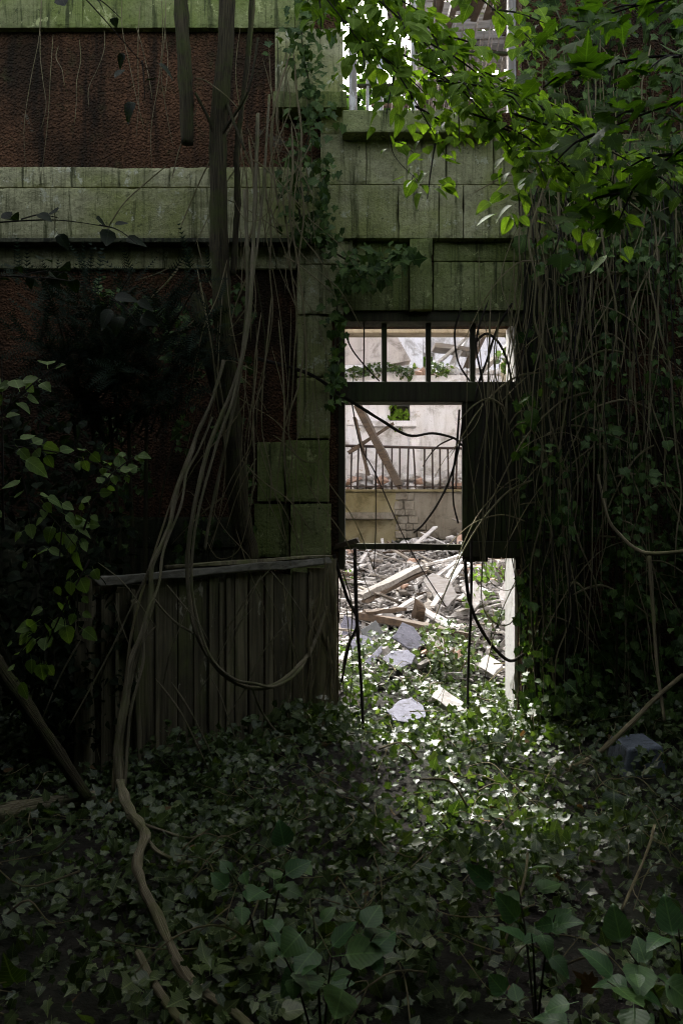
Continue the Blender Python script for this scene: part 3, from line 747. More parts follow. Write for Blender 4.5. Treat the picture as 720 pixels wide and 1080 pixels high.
def plank(a, b, w, h, mat, label, group='boards in the rubble heap', cat='board', name='broken_board', bend=0.0):
    mb = MB(); mb.bar(a, b, w, h, jit=min(.011, h * .3), segs=5, bend=bend); o = mb.build(name, mat, None, .003); place(o); return tag(o, label, cat, group)
def S_(px, py, l=.0): return surf(px, py, l) + Vector((0, 0, 0))
plank(S_(379, 629, .16), S_(444, 598, .35), .13, .06, BOARD_G, 'long wide plank rising to the right across the back of the heap')
plank(S_(384, 634, .12), S_(446, 603, .25), .10, .04, BOARD_B, 'brown batten just below the long wide plank')
plank(S_(375, 648, .12), S_(495, 672, .12), .09, .07, BOARD_B, 'long dark brown beam lying across the heap', name='timber_beam', cat='beam')
plank(S_(386, 646, .22), S_(428, 642, .2), .16, .04, BOARD_B, 'tan board lying flat above the dark beam')
plank(S_(440, 655, .05), S_(443, 636, .25), .10, .08, BOARD_B, 'short dark stump of timber standing in the heap')
plank(S_(455, 640, .2), S_(487, 596, .2), .05, .03, BOARD_W, 'thin white lath rising right of the white sheet')
plank(S_(470, 610, .2), S_(486, 590, .2), .05, .03, BOARD_W, 'short white lath near the bottom edge of the door leaf')
plank(S_(455, 612, .2), S_(482, 592, .2), .06, .03, BOARD_W, 'white lath fanning out below the door leaf')
plank(S_(448, 596, .3), S_(486, 586, .3), .07, .03, BOARD_W, 'highest white lath lying under the cross bar')
plank(S_(440, 640, .1), S_(478, 662, .1), .09, .03, BOARD_W, 'pale board sloping down to the right over the dark beam')
plank(at(377, 428, 13.2), at(421, 512, 13.0), .17, .12, BOARD_B, 'heavy brown timber leaning on the railing', None, 'beam', 'leaning_timber')
plank(at(367, 478, 13.25), at(413, 448, 13.25), .06, .05, BOARD_B, 'thin dark branch like batten crossing behind the leaning timber', None, 'batten', 'wooden_batten')
plank(at(388, 500, 13.1), at(374, 440, 13.2), .05, .05, BOARD_B, 'dark upright batten left of the leaning timber', None, 'batten', 'wooden_batten')
random.seed(21)
mats = [BOARD_G, BOARD_W, BOARD_W, BOARD, BOARD_B]
mlab = ['grey broken board lying on the rubble heap', 'white splintered board lying on the rubble heap', 'white splintered board lying on the rubble heap', 'grey broken board lying on the rubble heap', 'brown broken board lying on the rubble heap']
for i in range(260):
    x = random.uniform(-.9, 3.6); y = random.triangular(6.9, 13.2, 10); k = random.randrange(5)
    z = ground_h(x, y) + random.uniform(.04, .2)
    L = random.uniform(.2, .5 + .09 * (y - 6)); a = random.uniform(0, PI); e = random.gauss(.08, .22)
    d = Vector((math.cos(a) * math.cos(e), math.sin(a) * math.cos(e), math.sin(e))) * L / 2; c = Vector((x, y, z))
    plank(c - d, c + d, random.uniform(.02, .09), random.uniform(.01, .03), mats[k], mlab[k])
def chunk(c, r, mat, label, name='mortar_lump', cat='rubble stone', group='broken masonry in the heap'):
    bm = bmesh.new()
    for _ in range(14):
        v = Vector([random.gauss(0, 1) for _ in range(3)]).normalized()
        bm.verts.new(Vector((v.x * r, v.y * r * random.uniform(.7, 1.2), v.z * r * .65)))
    bmesh.ops.convex_hull(bm, input=bm.verts)
    loose = [v for v in bm.verts if not v.link_faces]; bmesh.ops.delete(bm, geom=loose, context='VERTS')
    me = bpy.data.meshes.new(name); bm.to_mesh(me); bm.free(); me.materials.append(mat)
    o = bpy.data.objects.new(name, me); COL.objects.link(o); o.location = c; o.rotation_euler = (0, 0, random.uniform(0, 6))
    return tag(o, label, cat, group)
for i in range(110):
    x = random.uniform(-.8, 3.4); y = random.uniform(6.6, 13.2); b = random.random() < .2
    chunk(Vector((x, y, ground_h(x, y) + .05)), random.uniform(.05, .17), CHUNK_B if b else CHUNK, 'reddish broken brick lying in the rubble heap' if b else 'pale lump of broken mortar in the rubble heap')
for i in range(64):
    p = 358 + i * 2.9 + random.uniform(-2, 2)
    b = random.random() < .25
    chunk(at(p, 516 - random.uniform(0, 15), YR + random.uniform(.08, .5)), random.uniform(.06, .19), CHUNK_B if b else CHUNK, 'broken brick on the landing behind the railing' if b else 'pale rubble stone on the landing behind the railing', 'rubble_stone', 'rubble stone', 'rubble on the landing')
for i in range(34):
    p = random.uniform(405, 556)
    chunk(Vector((X(p, YB + .2), YB + random.uniform(.05, .35), ztop + random.uniform(.0, .16))), random.uniform(.07, .2), random.choice((CHUNK, CHUNK, CHUNK_B)), 'masonry lump on top of the broken white wall', 'masonry_lump', 'rubble stone', 'rubble along the wall top')
# wreckage behind the transom light
plank(at(452, 392, 15.4), at(496, 352, 15.4), .35, .05, BOARD_W, 'white panel tilted up behind the transom light', None, 'board', 'wrecked_panel')
plank(at(456, 366, 15.8), at(500, 372, 15.8), .5, .09, BOARD, 'grey panel lying level behind the transom light', None, 'board', 'wrecked_panel')
plank(at(488, 398, 15.2), at(512, 345, 15.6), .16, .08, BOARD_B, 'brown rafter leaning behind the right pane of the transom', None, 'beam', 'fallen_rafter')
plank(at(502, 398, 15.2), at(547, 352, 15.6), .14, .08, BOARD, 'grey rafter leaning at the right end of the transom', None, 'beam', 'fallen_rafter')
plank(at(470, 398, 15.1), at(492, 355, 15.9), .10, .08, BOARD_W, 'white rafter leaning behind the third pane of the transom', None, 'beam', 'fallen_rafter')
plank(at(415, 390, 15.2), at(470, 394, 15.2), .2, .06, BOARD_W, 'white board lying along the broken wall top', None, 'board', 'wrecked_panel')
# crumbs
def chips():
    n = 9500; mb = MB()
    for i in range(n):
        x = random.uniform(-1.2, 3.9); y = random.triangular(6.0, 13.4, 9.5)
        c = Vector((x, y, ground_h(x, y) + random.uniform(-.005, .05))); s = random.uniform(.012, .05)
        a = Vector((random.gauss(0, 1), random.gauss(0, 1), random.gauss(0, .4))).normalized() * s * random.uniform(1, 3.5)
        mb.bar(c - a, c + a, s, s * random.uniform(.3, .9), jit=s * .15)
    o = mb.build('rubble_crumbs', CHIPS); tag(o, 'splinters and plaster crumbs covering the rubble heap', 'rubble', None, 'stuff')
chips()

# concrete block outside at the right
mb = MB(); b0 = surf(680, 826)
P = [at(655, 834, 4.42), at(705, 834, 4.42), at(699, 787, 4.42), at(662, 790, 4.42)]
mb.add(P + [p + Vector((0, .30, -.0)) for p in P], [(0, 1, 2, 3), (7, 6, 5, 4), (0, 4, 5, 1), (1, 5, 6, 2), (2, 6, 7, 3), (3, 7, 4, 0)])
o = mb.build('concrete_block', BLOCK, None, .015); place(o); tag(o, 'blue grey concrete block standing in the ivy at the right', 'block')

# ------------------------------------------------------------------ trunks, lianas, vines
def liana(name, label, cat, pts, r0, r1, mat, group=None, sides=7, jit=0.0, wob=.14, sub=6):
    mb = MB(); mb.tube([at(*p) for p in pts], r0, r1, sides=sides, jit=jit, wob=wob, sub=sub, taper=name == 'hanging_vine')
    o = mb.build(name, mat); place(o); tag(o, label, cat, group); return o
tt = thing('dead_tree', 'dark slender dead tree standing in front of the string course', 'tree', tuple(at(262, 600, 5.25)))
mb = MB(); mb.tube([at(264, 760, 5.3), at(262, 595, 5.25), at(256, 560, 5.2), at(248, 500, 5.15), at(243, 430, 5.12), at(236, 350, 5.1), at(232, 260, 5.08), at(230, 140, 5.05), at(236, 70, 5.0), at(242, -40, 4.95)], .075, .048, 10, wob=.14)
mb.build('trunk', BARK_D, tt)
for pts, r in (([at(230, 160, 5.05), at(222, 130, 5.0), at(206, 98, 4.95)], .014), ([at(238, 105, 5.03), at(247, 130, 4.95), at(258, 158, 4.9)], .012), ([at(229, 150, 5.05), at(240, 132, 5.0), at(262, 95, 4.9), at(272, 40, 4.9)], .012)):
    mb = MB(); mb.tube(pts, r, r * .6, 6); mb.build('limb', BARK_D, tt)
liana('dead_branch', 'short thick broken stem hanging left of the dead tree', 'stem', [(190, -30, 4.95), (193, 40, 4.95), (197, 100, 4.97), (197, 152, 5.0)], .045, .04, BARK_D, None, 9)
liana('dead_branch', 'sawn dark stump leaning on the dead tree at mid height', 'stem', [(208, 310, 5.05), (214, 342, 5.05), (222, 380, 5.08), (236, 430, 5.1)], .05, .045, BARK_D, None, 9)
liana('climbing_stem', 'knobbly thin stem climbing just right of the dead tree', 'stem', [(246, 290, 5.1), (249, 240, 5.1), (252, 190, 5.1), (250, 150, 5.1), (262, 60, 5.05), (268, -30, 5.0)], .022, .016, BARK_D, None, 7, .006, .3)
lg = 'pale lianas around the gate'
liana('liana', 'thick pale liana falling in front of the gate left end', 'liana', [(236, 380, 4.85), (222, 420, 4.8), (206, 458, 4.75), (199, 488, 4.68), (186, 520, 4.6), (177, 560, 4.5), (164, 600, 4.4), (159, 636, 4.33), (148, 672, 4.25), (144, 702, 4.2), (135, 728, 4.15), (131, 762, 4.1), (125, 792, 4.05), (127, 830, 3.98)], .009, .021, BARK_P, lg, 12, .012, .36)
liana('liana', 'liana looping like a slack rope across the gate boards', 'liana', [(272, 120, 5.1), (268, 220, 5.05), (262, 330, 4.9), (250, 400, 4.8), (222, 470, 4.7), (205, 540, 4.6), (198, 600, 4.55), (204, 655, 4.5), (220, 692, 4.5), (243, 716, 4.52), (268, 725, 4.6), (292, 720, 4.7), (312, 705, 4.85), (330, 682, 5.1), (344, 640, 5.3)], .013, .013, BARK_P, lg, 8, .004)
liana('liana', 'second strand twisted along the looping liana', 'liana', [(284, 100, 5.15), (274, 220, 5.05), (258, 350, 4.86), (246, 420, 4.76), (228, 470, 4.68), (209, 545, 4.57), (202, 605, 4.52), (207, 652, 4.47), (224, 694, 4.46), (246, 713, 4.5), (268, 721, 4.57), (290, 725, 4.66), (311, 710, 4.82), (327, 688, 5.1)], .009, .009, BARK_P, lg, 6, .006)
liana('liana', 'root like liana crawling over the ivy to the bottom edge', 'liana', [(127, 826, 3.94), (137, 850, 3.64), (147, 885, 3.28), (152, 920, 2.98), (176, 972, 2.60), (206, 1022, 2.30), (252, 1068, 2.10), (290, 1110, 1.96)], .023, .010, BARK_P, lg, 12, .014, .36)
liana('liana', 'thin strand wound along the thick liana before the gate', 'liana', [(224, 440, 4.8), (211, 470, 4.72), (196, 500, 4.62), (190, 535, 4.52), (172, 580, 4.42), (166, 620, 4.31), (156, 660, 4.22), (150, 700, 4.16), (140, 740, 4.1), (137, 780, 4.04), (132, 830, 3.96)], .007, .008, BARK_P, lg, 7, .008, .25)
liana('liana', 'thin dark strand left of the thick liana before the gate', 'liana', [(215, 440, 4.85), (196, 480, 4.75), (180, 530, 4.6), (158, 600, 4.42), (142, 660, 4.3), (132, 720, 4.2), (121, 790, 4.1), (120, 835, 4.0)], .006, .009, BARK_T, lg, 7, .012, .25)
liana('liana', 'third short root curling right under the second one', 'liana', [(148, 868, 3.6), (170, 878, 3.55), (200, 882, 3.5), (224, 872, 3.5)], .009, .004, BARK_P, lg, 7, .006)
liana('liana', 'short side root curling right from the crawling liana', 'liana', [(150, 880, 3.3), (166, 898, 3.2), (188, 908, 3.15), (204, 910, 3.15)], .012, .006, BARK_P, lg)
liana('liana', 'thin stem in the litter left of the crawling liana', 'liana', [(146, 1005, 2.38), (160, 1032, 2.25), (182, 1066, 2.12), (210, 1095, 2.0)], .012, .012, BARK_P, lg)
liana('liana', 'thin liana slipping down from the gate rail to the loop', 'liana', [(160, 628, 4.45), (180, 652, 4.5), (204, 668, 4.52)], .007, .006, BARK_P, lg)
liana('liana', 'thin liana hanging below the loop into the ivy', 'liana', [(266, 725, 4.58), (276, 750, 4.62), (292, 772, 4.68), (312, 785, 4.7), (325, 810, 4.6)], .008, .004, BARK_P, lg)
liana('liana', 'straight pale twig slanting left away from the gate', 'twig', [(164, 585, 4.38), (120, 680, 4.3), (72, 768, 4.2)], .006, .004, BARK_P, lg, 6)
liana('liana', 'pale liana behind the thick one beside the dead tree', 'liana', [(258, 200, 5.0), (262, 300, 5.0), (255, 390, 5.0), (238, 460, 4.95), (222, 545, 4.9), (216, 580, 4.9)], .012, .010, BARK_P, lg, 7, .008)
liana('fallen_log', 'mossy log leaning in from the left edge', 'log', [(-30, 660, 3.7), (10, 718, 3.75), (45, 770, 3.8), (92, 842, 3.85)], .038, .03, BARK_D, None, 10)
liana('fallen_log', 'mossy log lying on the ground at the left edge', 'log', [(-40, 866, 3.6), (10, 856, 3.7), (50, 848, 3.8), (100, 840, 3.9)], .045, .03, BARK_P, None, 10)
# in the doorway
dv = 'dark vines in the doorway'
liana('vine', 'dark upright stem standing in the left of the doorway', 'vine', [(374, 578, 5.6), (377, 640, 5.5), (378, 700, 5.4), (383, 770, 5.25)], .014, .010, BARK_K, dv, 7, .004)
liana('vine', 'dark stem bowing left beside the upright stem', 'vine', [(352, 585, 5.5), (366, 630, 5.5), (377, 655, 5.48), (368, 680, 5.45), (360, 720, 5.4)], .012, .009, BARK_K, dv)
liana('vine', 'dark branch reaching in under the transom to the door leaf', 'vine', [(270, 378, 5.3), (325, 394, 5.45), (362, 418, 5.52), (400, 442, 5.55), (430, 459, 5.55), (456, 457, 5.55), (478, 462, 5.55), (487, 470, 5.55)], .013, .008, BARK_K, dv)
liana('vine', 'dark vine bending from the door leaf edge to the cross bar', 'vine', [(489, 430, 5.56), (484, 470, 5.55), (470, 515, 5.55), (450, 548, 5.55), (436, 562, 5.55)], .009, .006, BARK_K, dv)
liana('vine', 'thin dark vine hanging along the edge of the door leaf', 'vine', [(484, 432, 5.54), (481, 470, 5.54), (476, 500, 5.54), (478, 530, 5.54), (483, 552, 5.54)], .008, .006, BARK_K, dv, 6, .006)
liana('vine', 'forked dark twig fanning right of the railing', 'vine', [(478, 462, 5.56), (462, 470, 5.56), (450, 484, 5.56), (446, 492, 5.56)], .006, .004, BARK_K, dv)
liana('vine', 'dark vine arching down from door leaf to right reveal', 'vine', [(490, 590, 5.52), (494, 630, 5.5), (505, 660, 5.48), (522, 685, 5.45), (538, 697, 5.42), (552, 690, 5.4)], .012, .011, BARK_K, dv)
liana('vine', 'dark vine hanging straight from the door leaf to the ivy', 'vine', [(497, 560, 5.5), (496, 640, 5.45), (494, 700, 5.4), (493, 770, 5.3)], .010, .008, BARK_K, dv, 6, .008)
liana('vine', 'thin stem crossing the left pane of the doorway', 'vine', [(371, 425, 5.55), (380, 470, 5.55), (396, 500, 5.55), (430, 575, 5.5), (470, 640, 5.4)], .005, .004, BARK_K, dv, 6)
liana('vine', 'thin plumb vine left of the leaning timber', 'vine', [(396, 500, 5.55), (396, 560, 5.53), (394, 600, 5.5)], .004, .004, BARK_K, dv, 5)
liana('vine', 'vine twisting across the first transom pane', 'vine', [(364, 352, 5.56), (372, 370, 5.56), (390, 392, 5.56), (400, 402, 5.56)], .006, .005, BARK_K, dv, 6)
liana('vine', 'vine hanging straight behind the first transom pane', 'vine', [(383, 326, 5.6), (384, 360, 5.64), (383, 405, 5.66)], .006, .005, BARK_K, dv, 6, .006)
liana('vine', 'dark vine curving over the third and fourth transom panes', 'vine', [(486, 325, 5.5), (480, 350, 5.5), (482, 380, 5.5), (495, 402, 5.5)], .007, .006, BARK_K, dv, 6, .006)
liana('vine', 'dark vine forking across the fourth transom pane', 'vine', [(540, 320, 5.48), (524, 345, 5.48), (514, 375, 5.48), (505, 404, 5.48), (498, 440, 5.5)], .009, .007, BARK_K, dv, 6, .006)
liana('vine', 'dark vine arching from the fourth pane down the door leaf', 'vine', [(500, 362, 5.46), (512, 352, 5.44), (528, 366, 5.42), (537, 400, 5.42), (545, 470, 5.42)], .009, .007, BARK_K, dv, 6, .006)
# right side
liana('vine', 'pale branch lying on the ivy toward the concrete block', 'branch', [(598, 812, 4.3), (628, 796, 4.4), (662, 766, 4.5), (692, 735, 4.6), (720, 712, 4.65)], .016, .012, BARK_T)
liana('vine', 'thick pale vine bending in from the right edge', 'vine', [(735, 580, 4.7), (690, 584, 4.8), (672, 580, 4.85), (655, 566, 4.9), (640, 545, 4.95), (630, 500, 5.0)], .013, .008, BARK_T)
liana('vine', 'vine dropping from the bend at the right edge', 'vine', [(684, 586, 4.8), (688, 640, 4.78), (692, 700, 4.7), (700, 760, 4.55)], .013, .009, BARK_T)
random.seed(5)
def hang(px, py0, py1, Y, r, label, group, mat=BARK_T, sway=7, drift=0.0, loop=False):
    n = max(4, int((py1 - py0) / 42)); pts = []; ph = random.uniform(0, 6); fr = random.uniform(.5, 1.6); d = 0
    for i in range(n + 1):
        t = i / n; d += random.gauss(0, sway * .45)
        pts.append((px + d + sway * math.sin(ph + fr * 5 * t) + drift * t + random.gauss(0, 1.0), py0 + (py1 - py0) * t, Y + .05 * math.sin(ph * 2 + 4 * t) - .12 * t + random.gauss(0, .02)))
    if loop:
        x, y, Yq = pts[-1]; s = random.choice((-1, 1))
        pts += [(x + s * 10, y + 22, Yq), (x + s * 30, y + 26, Yq), (x + s * 46, y - 5, Yq)]
    return liana('hanging_vine', label, 'vine', pts, r, r * .6, mat, group, 5, 0, .2, 4)
cg = 'curtain of vines right of the doorway'
labs = [((488, 556), 'thin brown vine hanging in front of the dark door leaf'), ((556, 610), 'thin brown vine hanging over the stones right of the doorway'),
        ((610, 665), 'thin brown vine hanging in the middle of the right curtain'), ((665, 730), 'thin brown vine hanging at the outer right of the curtain')]
for (a, b), lab in labs:
    n = {488: 18, 556: 46, 610: 44, 665: 28}[a]
    for i in range(n):
        y0 = random.uniform(120, 280) if random.random() < .6 else random.uniform(0, 200)
        if a == 488: y0 = random.uniform(240, 400)
        y1 = random.uniform(520, 790) if random.random() < .7 else random.uniform(380, 520)
        if a == 488: y1 = random.uniform(430, 640)
        hang(random.uniform(a, b), y0, y1, random.uniform(5.0, 5.42), random.choice((.003, .0035, .004, .005, .006, .008)), lab, cg, BARK_T if random.random() < .75 else BARK_K, random.choice((2, 4, 6, 9, 15)), random.gauss(0, 20), random.random() < .07)
for i in range(64):   # arcs and cross strands
    x = random.uniform(530, 710); y = random.uniform(190, 660); s = random.choice((-1, 1)); w = random.uniform(25, 120); h = random.uniform(-50, 150)
    Y = random.uniform(5.0, 5.3)
    liana('hanging_vine', 'vine strand bowing sideways across the right curtain', 'vine', [(x, y, Y), (x + s * w * .3, y + h * .2 - 10, Y - .03), (x + s * w * .65, y + h * .5, Y - .05), (x + s * w, y + h + 20, Y - .03)], random.choice((.004, .006, .009)), .003, BARK_T, cg, 5, .006, .2, 5)
lgp = 'vines hanging around the dead tree'
for i in range(26):
    y0 = random.uniform(20, 180); y1 = y0 + random.uniform(90, 330)
    hang(random.uniform(255, 318), y0, min(y1, 460), random.uniform(5.1, 5.45), random.choice((.003, .004, .006, .009)), 'thin pale vine hanging between the dead tree and the pilaster', lgp, BARK_T, random.uniform(3, 8), random.gauss(0, 16), random.random() < .2)
for i in range(12):
    hang(random.uniform(205, 285), random.uniform(280, 400), random.uniform(480, 610), random.uniform(4.85, 5.15), random.choice((.004, .006)), 'thin pale vine hanging beside the lower trunk of the dead tree', lgp, BARK_T, 6, random.gauss(-12, 12), random.random() < .2)
for i in range(12):
    hang(random.uniform(5, 180), random.uniform(-20, 60), random.uniform(90, 200), random.uniform(5.2, 5.45), .003, 'hair thin vine hanging over the upper red roughcast', lgp, BARK_T, 4, random.gauss(0, 10))
for i in range(44):
    x = random.uniform(170, 330); y = random.uniform(70, 560); s = random.choice((-1, 1)); w = random.uniform(25, 90); h = random.uniform(10, 170); Y = random.uniform(4.95, 5.35)
    liana('hanging_vine', 'thin pale stem crossing the wall around the dead tree', 'vine', [(x, y, Y), (x + s * w * .25, y + h * .3 - 6, Y - .03), (x + s * w * .65, y + h * .55, Y - .05), (x + s * w, y + h, Y - .02)], random.choice((.003, .004, .005, .008)), .003, BARK_T, lgp, 5, .008, .2, 5)
for i in range(14):
    x = random.uniform(60, 330); y = random.uniform(590, 720); s = random.choice((-1, 1)); w = random.uniform(20, 70); h = random.uniform(40, 120); Y = 4.35
    Y = 4.3 if x < 170 else 4.3 + (x - 170) / 170 * .6
    liana('hanging_vine', 'thin pale twig crossing in front of the gate boards', 'twig', [(x, y, Y), (x + s * w * .4, y + h * .3, Y - .03), (x + s * w * .7, y + h * .65, Y - .05), (x + s * w, y + h, Y - .02)], random.choice((.003, .004, .006)), .003, BARK_P, lg, 5, .008, .2, 5)
for i in range(5):
    hang(random.uniform(290, 345), random.uniform(290, 460), random.uniform(560, 640), random.uniform(5.3, 5.45), .004, 'thin pale vine hanging down the mossy pilaster', lgp, BARK_T, 4, random.gauss(6, 8))
for i in range(9):
    hang(random.uniform(290, 345), random.uniform(600, 640), random.uniform(690, 800), random.uniform(5.0, 5.15), .004, 'thin pale twig hanging by the right end of the gate', lgp, BARK_T, 4, random.gauss(6, 8))
for i in range(14):
    hang(random.uniform(545, 570), random.uniform(560, 610), random.uniform(720, 800), random.uniform(5.35, 5.5), random.choice((.005, .009, .013)), 'brown stem standing against the right edge of the doorway', 'stems at the right of the doorway', BARK_T if i % 3 else BARK_K, 4, random.gauss(2, 8))
for i in range(16):
    hang(random.uniform(335, 366), random.uniform(590, 680), random.uniform(720, 800), random.uniform(5.1, 5.4), random.choice((.004, .006, .009)), 'brown stem standing against the left edge of the doorway', 'stems at the left of the doorway', BARK_T, 4, random.gauss(4, 10))
for i in range(8):
    y0 = random.uniform(10, 60)
    hang(random.uniform(560, 710), y0, y0 + random.uniform(60, 170), random.uniform(5.0, 5.4), random.choice((.004, .007)), 'thin vine dangling high at the upper right of the facade', cg, BARK_T, 10, random.gauss(0, 26), random.random() < .5)

# ------------------------------------------------------------------ ivy and other leaves
def ivy_ground():
    n = 88000; x = rng.uniform(-3.4, 3.7, n); y = rng.uniform(1.2, 7.8, n)
    keep = []; zz = np.zeros(n)
    for i in range(n):
        xi, yi = x[i], y[i]
        d = .7 + .8 * fbm(xi + 3, yi, .9, 3)
        if yi < 3.4 and xi < -.6: d -= .2
        if yi > 5.55:
            if not (XD0 + .03 < xi < XD1 - .05) and yi < 6.1: d = 0
            d += .35 - .30 * (yi - 5.5) / .7
        if (xi < -.15 and yi > 4.4 + (xi + 1.4) * .6 - .02 and xi > -1.5): d = 0     # behind the gate
        if yi > 5.6:
            for (sx_, sy_, sr_) in SLABS:
                if (xi - sx_) ** 2 + ((yi - sy_) * .8 + .03) ** 2 < (sr_ * .66) ** 2: d = 0
        keep.append(rng.random() < d)
        mound = .09 + .13 * (fbm(xi * 1.3, yi * 1.3 + 5, 1.2, 3)) + (.14 * math.exp(-((yi - 5.1) / .6) ** 2) * (1 if xi < .1 or xi > 1.2 else .35))
        zz[i] = ground_h(xi, yi) + max(.012, mound * rng.uniform(.1, 1.25))
    k = np.array(keep); n = k.sum(); pos = np.stack([x[k], y[k], zz[k]], 1)
    nrm = rnd_dir(n, (0, -.6, 1), .36); fwd = rnd_dir(n, (0, -.25, -.15), 1.0)
    size = rng.lognormal(math.log(.037), .34, n)
    o = leaves('ivy_ground_cover', L_IVY, [T_IVY, T_IVY2, T_IVY, T_IVY2, T_IVY, T_LIME], pos, fwd, nrm, size)
    tag(o, 'ivy carpet covering the ground before the doorway and on the threshold', 'ivy', None, 'stuff')
ivy_ground()
def trailing():
    mb = MB()
    for i in range(300):
        x = random.uniform(-2.4, 2.4); y = random.uniform(2.0, 6.6)
        if not (XD0 + .05 < x < XD1 - .05) and y > 5.3: continue
        if x < -.15 and y > 4.4 + (x + 1.4) * .6 - .1: continue
        a = random.uniform(0, 2 * PI); L = random.uniform(.15, .6); P = []
        for k in range(4):
            px, py = x + math.cos(a) * L * k / 3, y + math.sin(a) * L * k / 3; a += random.gauss(0, .35)
            P.append((px, py, ground_h(px, py) + .06 + .12 * random.random() + (.05 if k in (1, 2) else 0) * random.random()))
        mb.tube(P, random.choice((.002, .003, .003, .0045)), .0015, 4, 4, .2, cap=False)
    o = mb.build('ivy_stems', BARK_T); tag(o, 'pale trailing stems and dry stalks threading through the ivy carpet', 'ivy stems', None, 'stuff')
trailing()
def strays():
    n = 110; x = rng.uniform(-2.2, 2.2, n); y = rng.uniform(1.9, 5.4, n)
    z = np.array([ground_h(a, b) + .03 + .06 * rng.random() for a, b in zip(x, y)])
    o = leaves('fallen_leaves', L_DRY, [T_MAPLE, T_LIME], np.stack([x, y, z], 1), rnd_dir(n, (0, 0, 0), 1), rnd_dir(n, (0, 0, 1), .4), rng.uniform(.03, .06, n))
    tag(o, 'dry brown fallen leaves scattered over the ivy and soil', 'leaves', None, 'stuff')
strays()
def stems_and_leaves(name, label, cat, stems, count, size, tm, lm, spread, group=None, bm_=BARK_T, base=None, droop=.5, face=(0, -.4, 1), r=.006, t0=.1, fanx=1.0):
    """a plant: woody stems (one part) and its leaves (one part)"""
    P0 = stems[0][0]
    root = thing(name, label, cat, tuple(P0), group)
    mb = MB(); pos = []; fwd = []
    per = max(1, count // len(stems))
    for st in stems:
        mb.tube(st, r, r * .4, 5, 5, .15); Q = mb.path
        for j in range(per):
            t = t0 + (1 - t0) * (j + random.random() * .6) / per; i = min(len(Q) - 2, int(t * (len(Q) - 1)))
            d = (Q[i + 1] - Q[i]).normalized(); side = 1 if j % 2 else -1
            lat = d.cross(Vector(face)).normalized() * side
            off = lat * random.uniform(.2, 1) * spread + Vector([random.gauss(0, spread * .35) for _ in range(3)])
            pos.append(Q[i] + off); f = lat * .9 * fanx + d * .6 + Vector((0, 0, -droop)); fwd.append(f + Vector([random.gauss(0, .3) for _ in range(3)]))
    mb.build('stem', bm_, root)
    n = len(pos)
    leaves('leaves', lm, tm, [tuple(p) for p in pos], [tuple(f) for f in fwd], rnd_dir(n, face, .27), rng.uniform(size * .5, size * 1.15, n), root)
    return root
random.seed(11)
# wall ivy: right side mass, strands on the pilaster
def wall_ivy(name, label, region, n, Y, size, lm, keepf=None, stemspec=None, group=None):
    root = thing(name, label, 'ivy', tuple(at(sum(region[:2]) / 2, region[3], Y)), group)
    px = []; py = []
    while len(px) < n:
        a = random.uniform(region[0], region[1]); b = random.uniform(region[2], region[3])
        if keepf is None or random.random() < keepf(a, b): px.append(a); py.append(b)
    pos = [tuple(at(a, b, Y + random.uniform(-.22, .06))) for a, b in zip(px, py)]
    leaves('leaves', lm, [T_IVY, T_IVY2], pos, rnd_dir(n, (0, -.25, -.7), .45), rnd_dir(n, (0, -1, .45), .4), rng.lognormal(math.log(size), .28, n), root)
    if stemspec:
        mb = MB()
        for st in stemspec: mb.tube([at(*p) for p in st], .008, .005, 5, 4, .2)
        mb.build('stem', BARK_D, root)
    return root
def rk(a, b):
    v = .5 + 1.1 * fbm(a / 60, b / 60, 1.0, 3)
    if a < 585: v *= (.9 if b > 600 else .3)
    if b < 420: v *= .55
    return max(0.02, min(1, v))
wall_ivy('wall_ivy', 'dark ivy covering the wall right of the doorway behind the vine curtain', (548, 800, 150, 800), 4200, 5.40, .05, L_IVYD, rk,
         [[(590 + 30 * i, 800, 5.5), (585 + 32 * i, 600, 5.5), (595 + 28 * i, 400, 5.5), (590 + 33 * i, 180, 5.5)] for i in range(6)])
wall_ivy('wall_ivy', 'dark creeper hanging over the upper right of the facade beside the window', (548, 800, -60, 260), 1700, 5.35, .065, L_IVYD, lambda a, b: max(.1, min(1, .8 + fbm(a / 70, b / 70, 1.0, 3))),
         [[(600 + 30 * i, 260, 5.5), (590 + 32 * i, 120, 5.45), (600 + 28 * i, 10, 5.42), (590 + 33 * i, -60, 5.4)] for i in range(5)])
wall_ivy('wall_ivy', 'loose ivy leaves growing out between the vines of the right curtain', (545, 740, 250, 800), 800, 5.1, .055, L_IVYD, lambda a, b: max(0, fbm(a / 45 + 9, b / 45, 1.0, 3) * 2.2 + (.2 if b > 500 else 0)),
         [[(570 + 40 * i, 800, 5.2), (560 + 45 * i, 600, 5.15), (575 + 38 * i, 420, 5.15), (570 + 42 * i, 250, 5.2)] for i in range(4)])
wall_ivy('wall_ivy', 'thin dark ivy creeping over the red roughcast left of the pilaster', (100, 268, 285, 600), 420, 5.48, .05, L_IVYD, lambda a, b: max(0, fbm(a / 50 + 3, b / 50, 1.0, 3) * 2.0 + (.15 if b > 450 else 0)),
         [[(250, 600, 5.55), (262, 480, 5.55), (280, 380, 5.55), (270, 290, 5.55)], [(160, 600, 5.55), (175, 500, 5.55), (200, 420, 5.55)]])
def along(path, wid):
    def k(a, b):
        best = 1e9
        for (x0, y0), (x1, y1) in zip(path[:-1], path[1:]):
            dx, dy = x1 - x0, y1 - y0; t = max(0, min(1, ((a - x0) * dx + (b - y0) * dy) / (dx * dx + dy * dy)))
            best = min(best, math.hypot(a - x0 - t * dx, b - y0 - t * dy))
        return math.exp(-(best / wid) ** 2)
    return k
p1 = [(352, 420), (354, 360), (358, 300), (372, 280), (350, 262), (338, 220), (345, 170)]
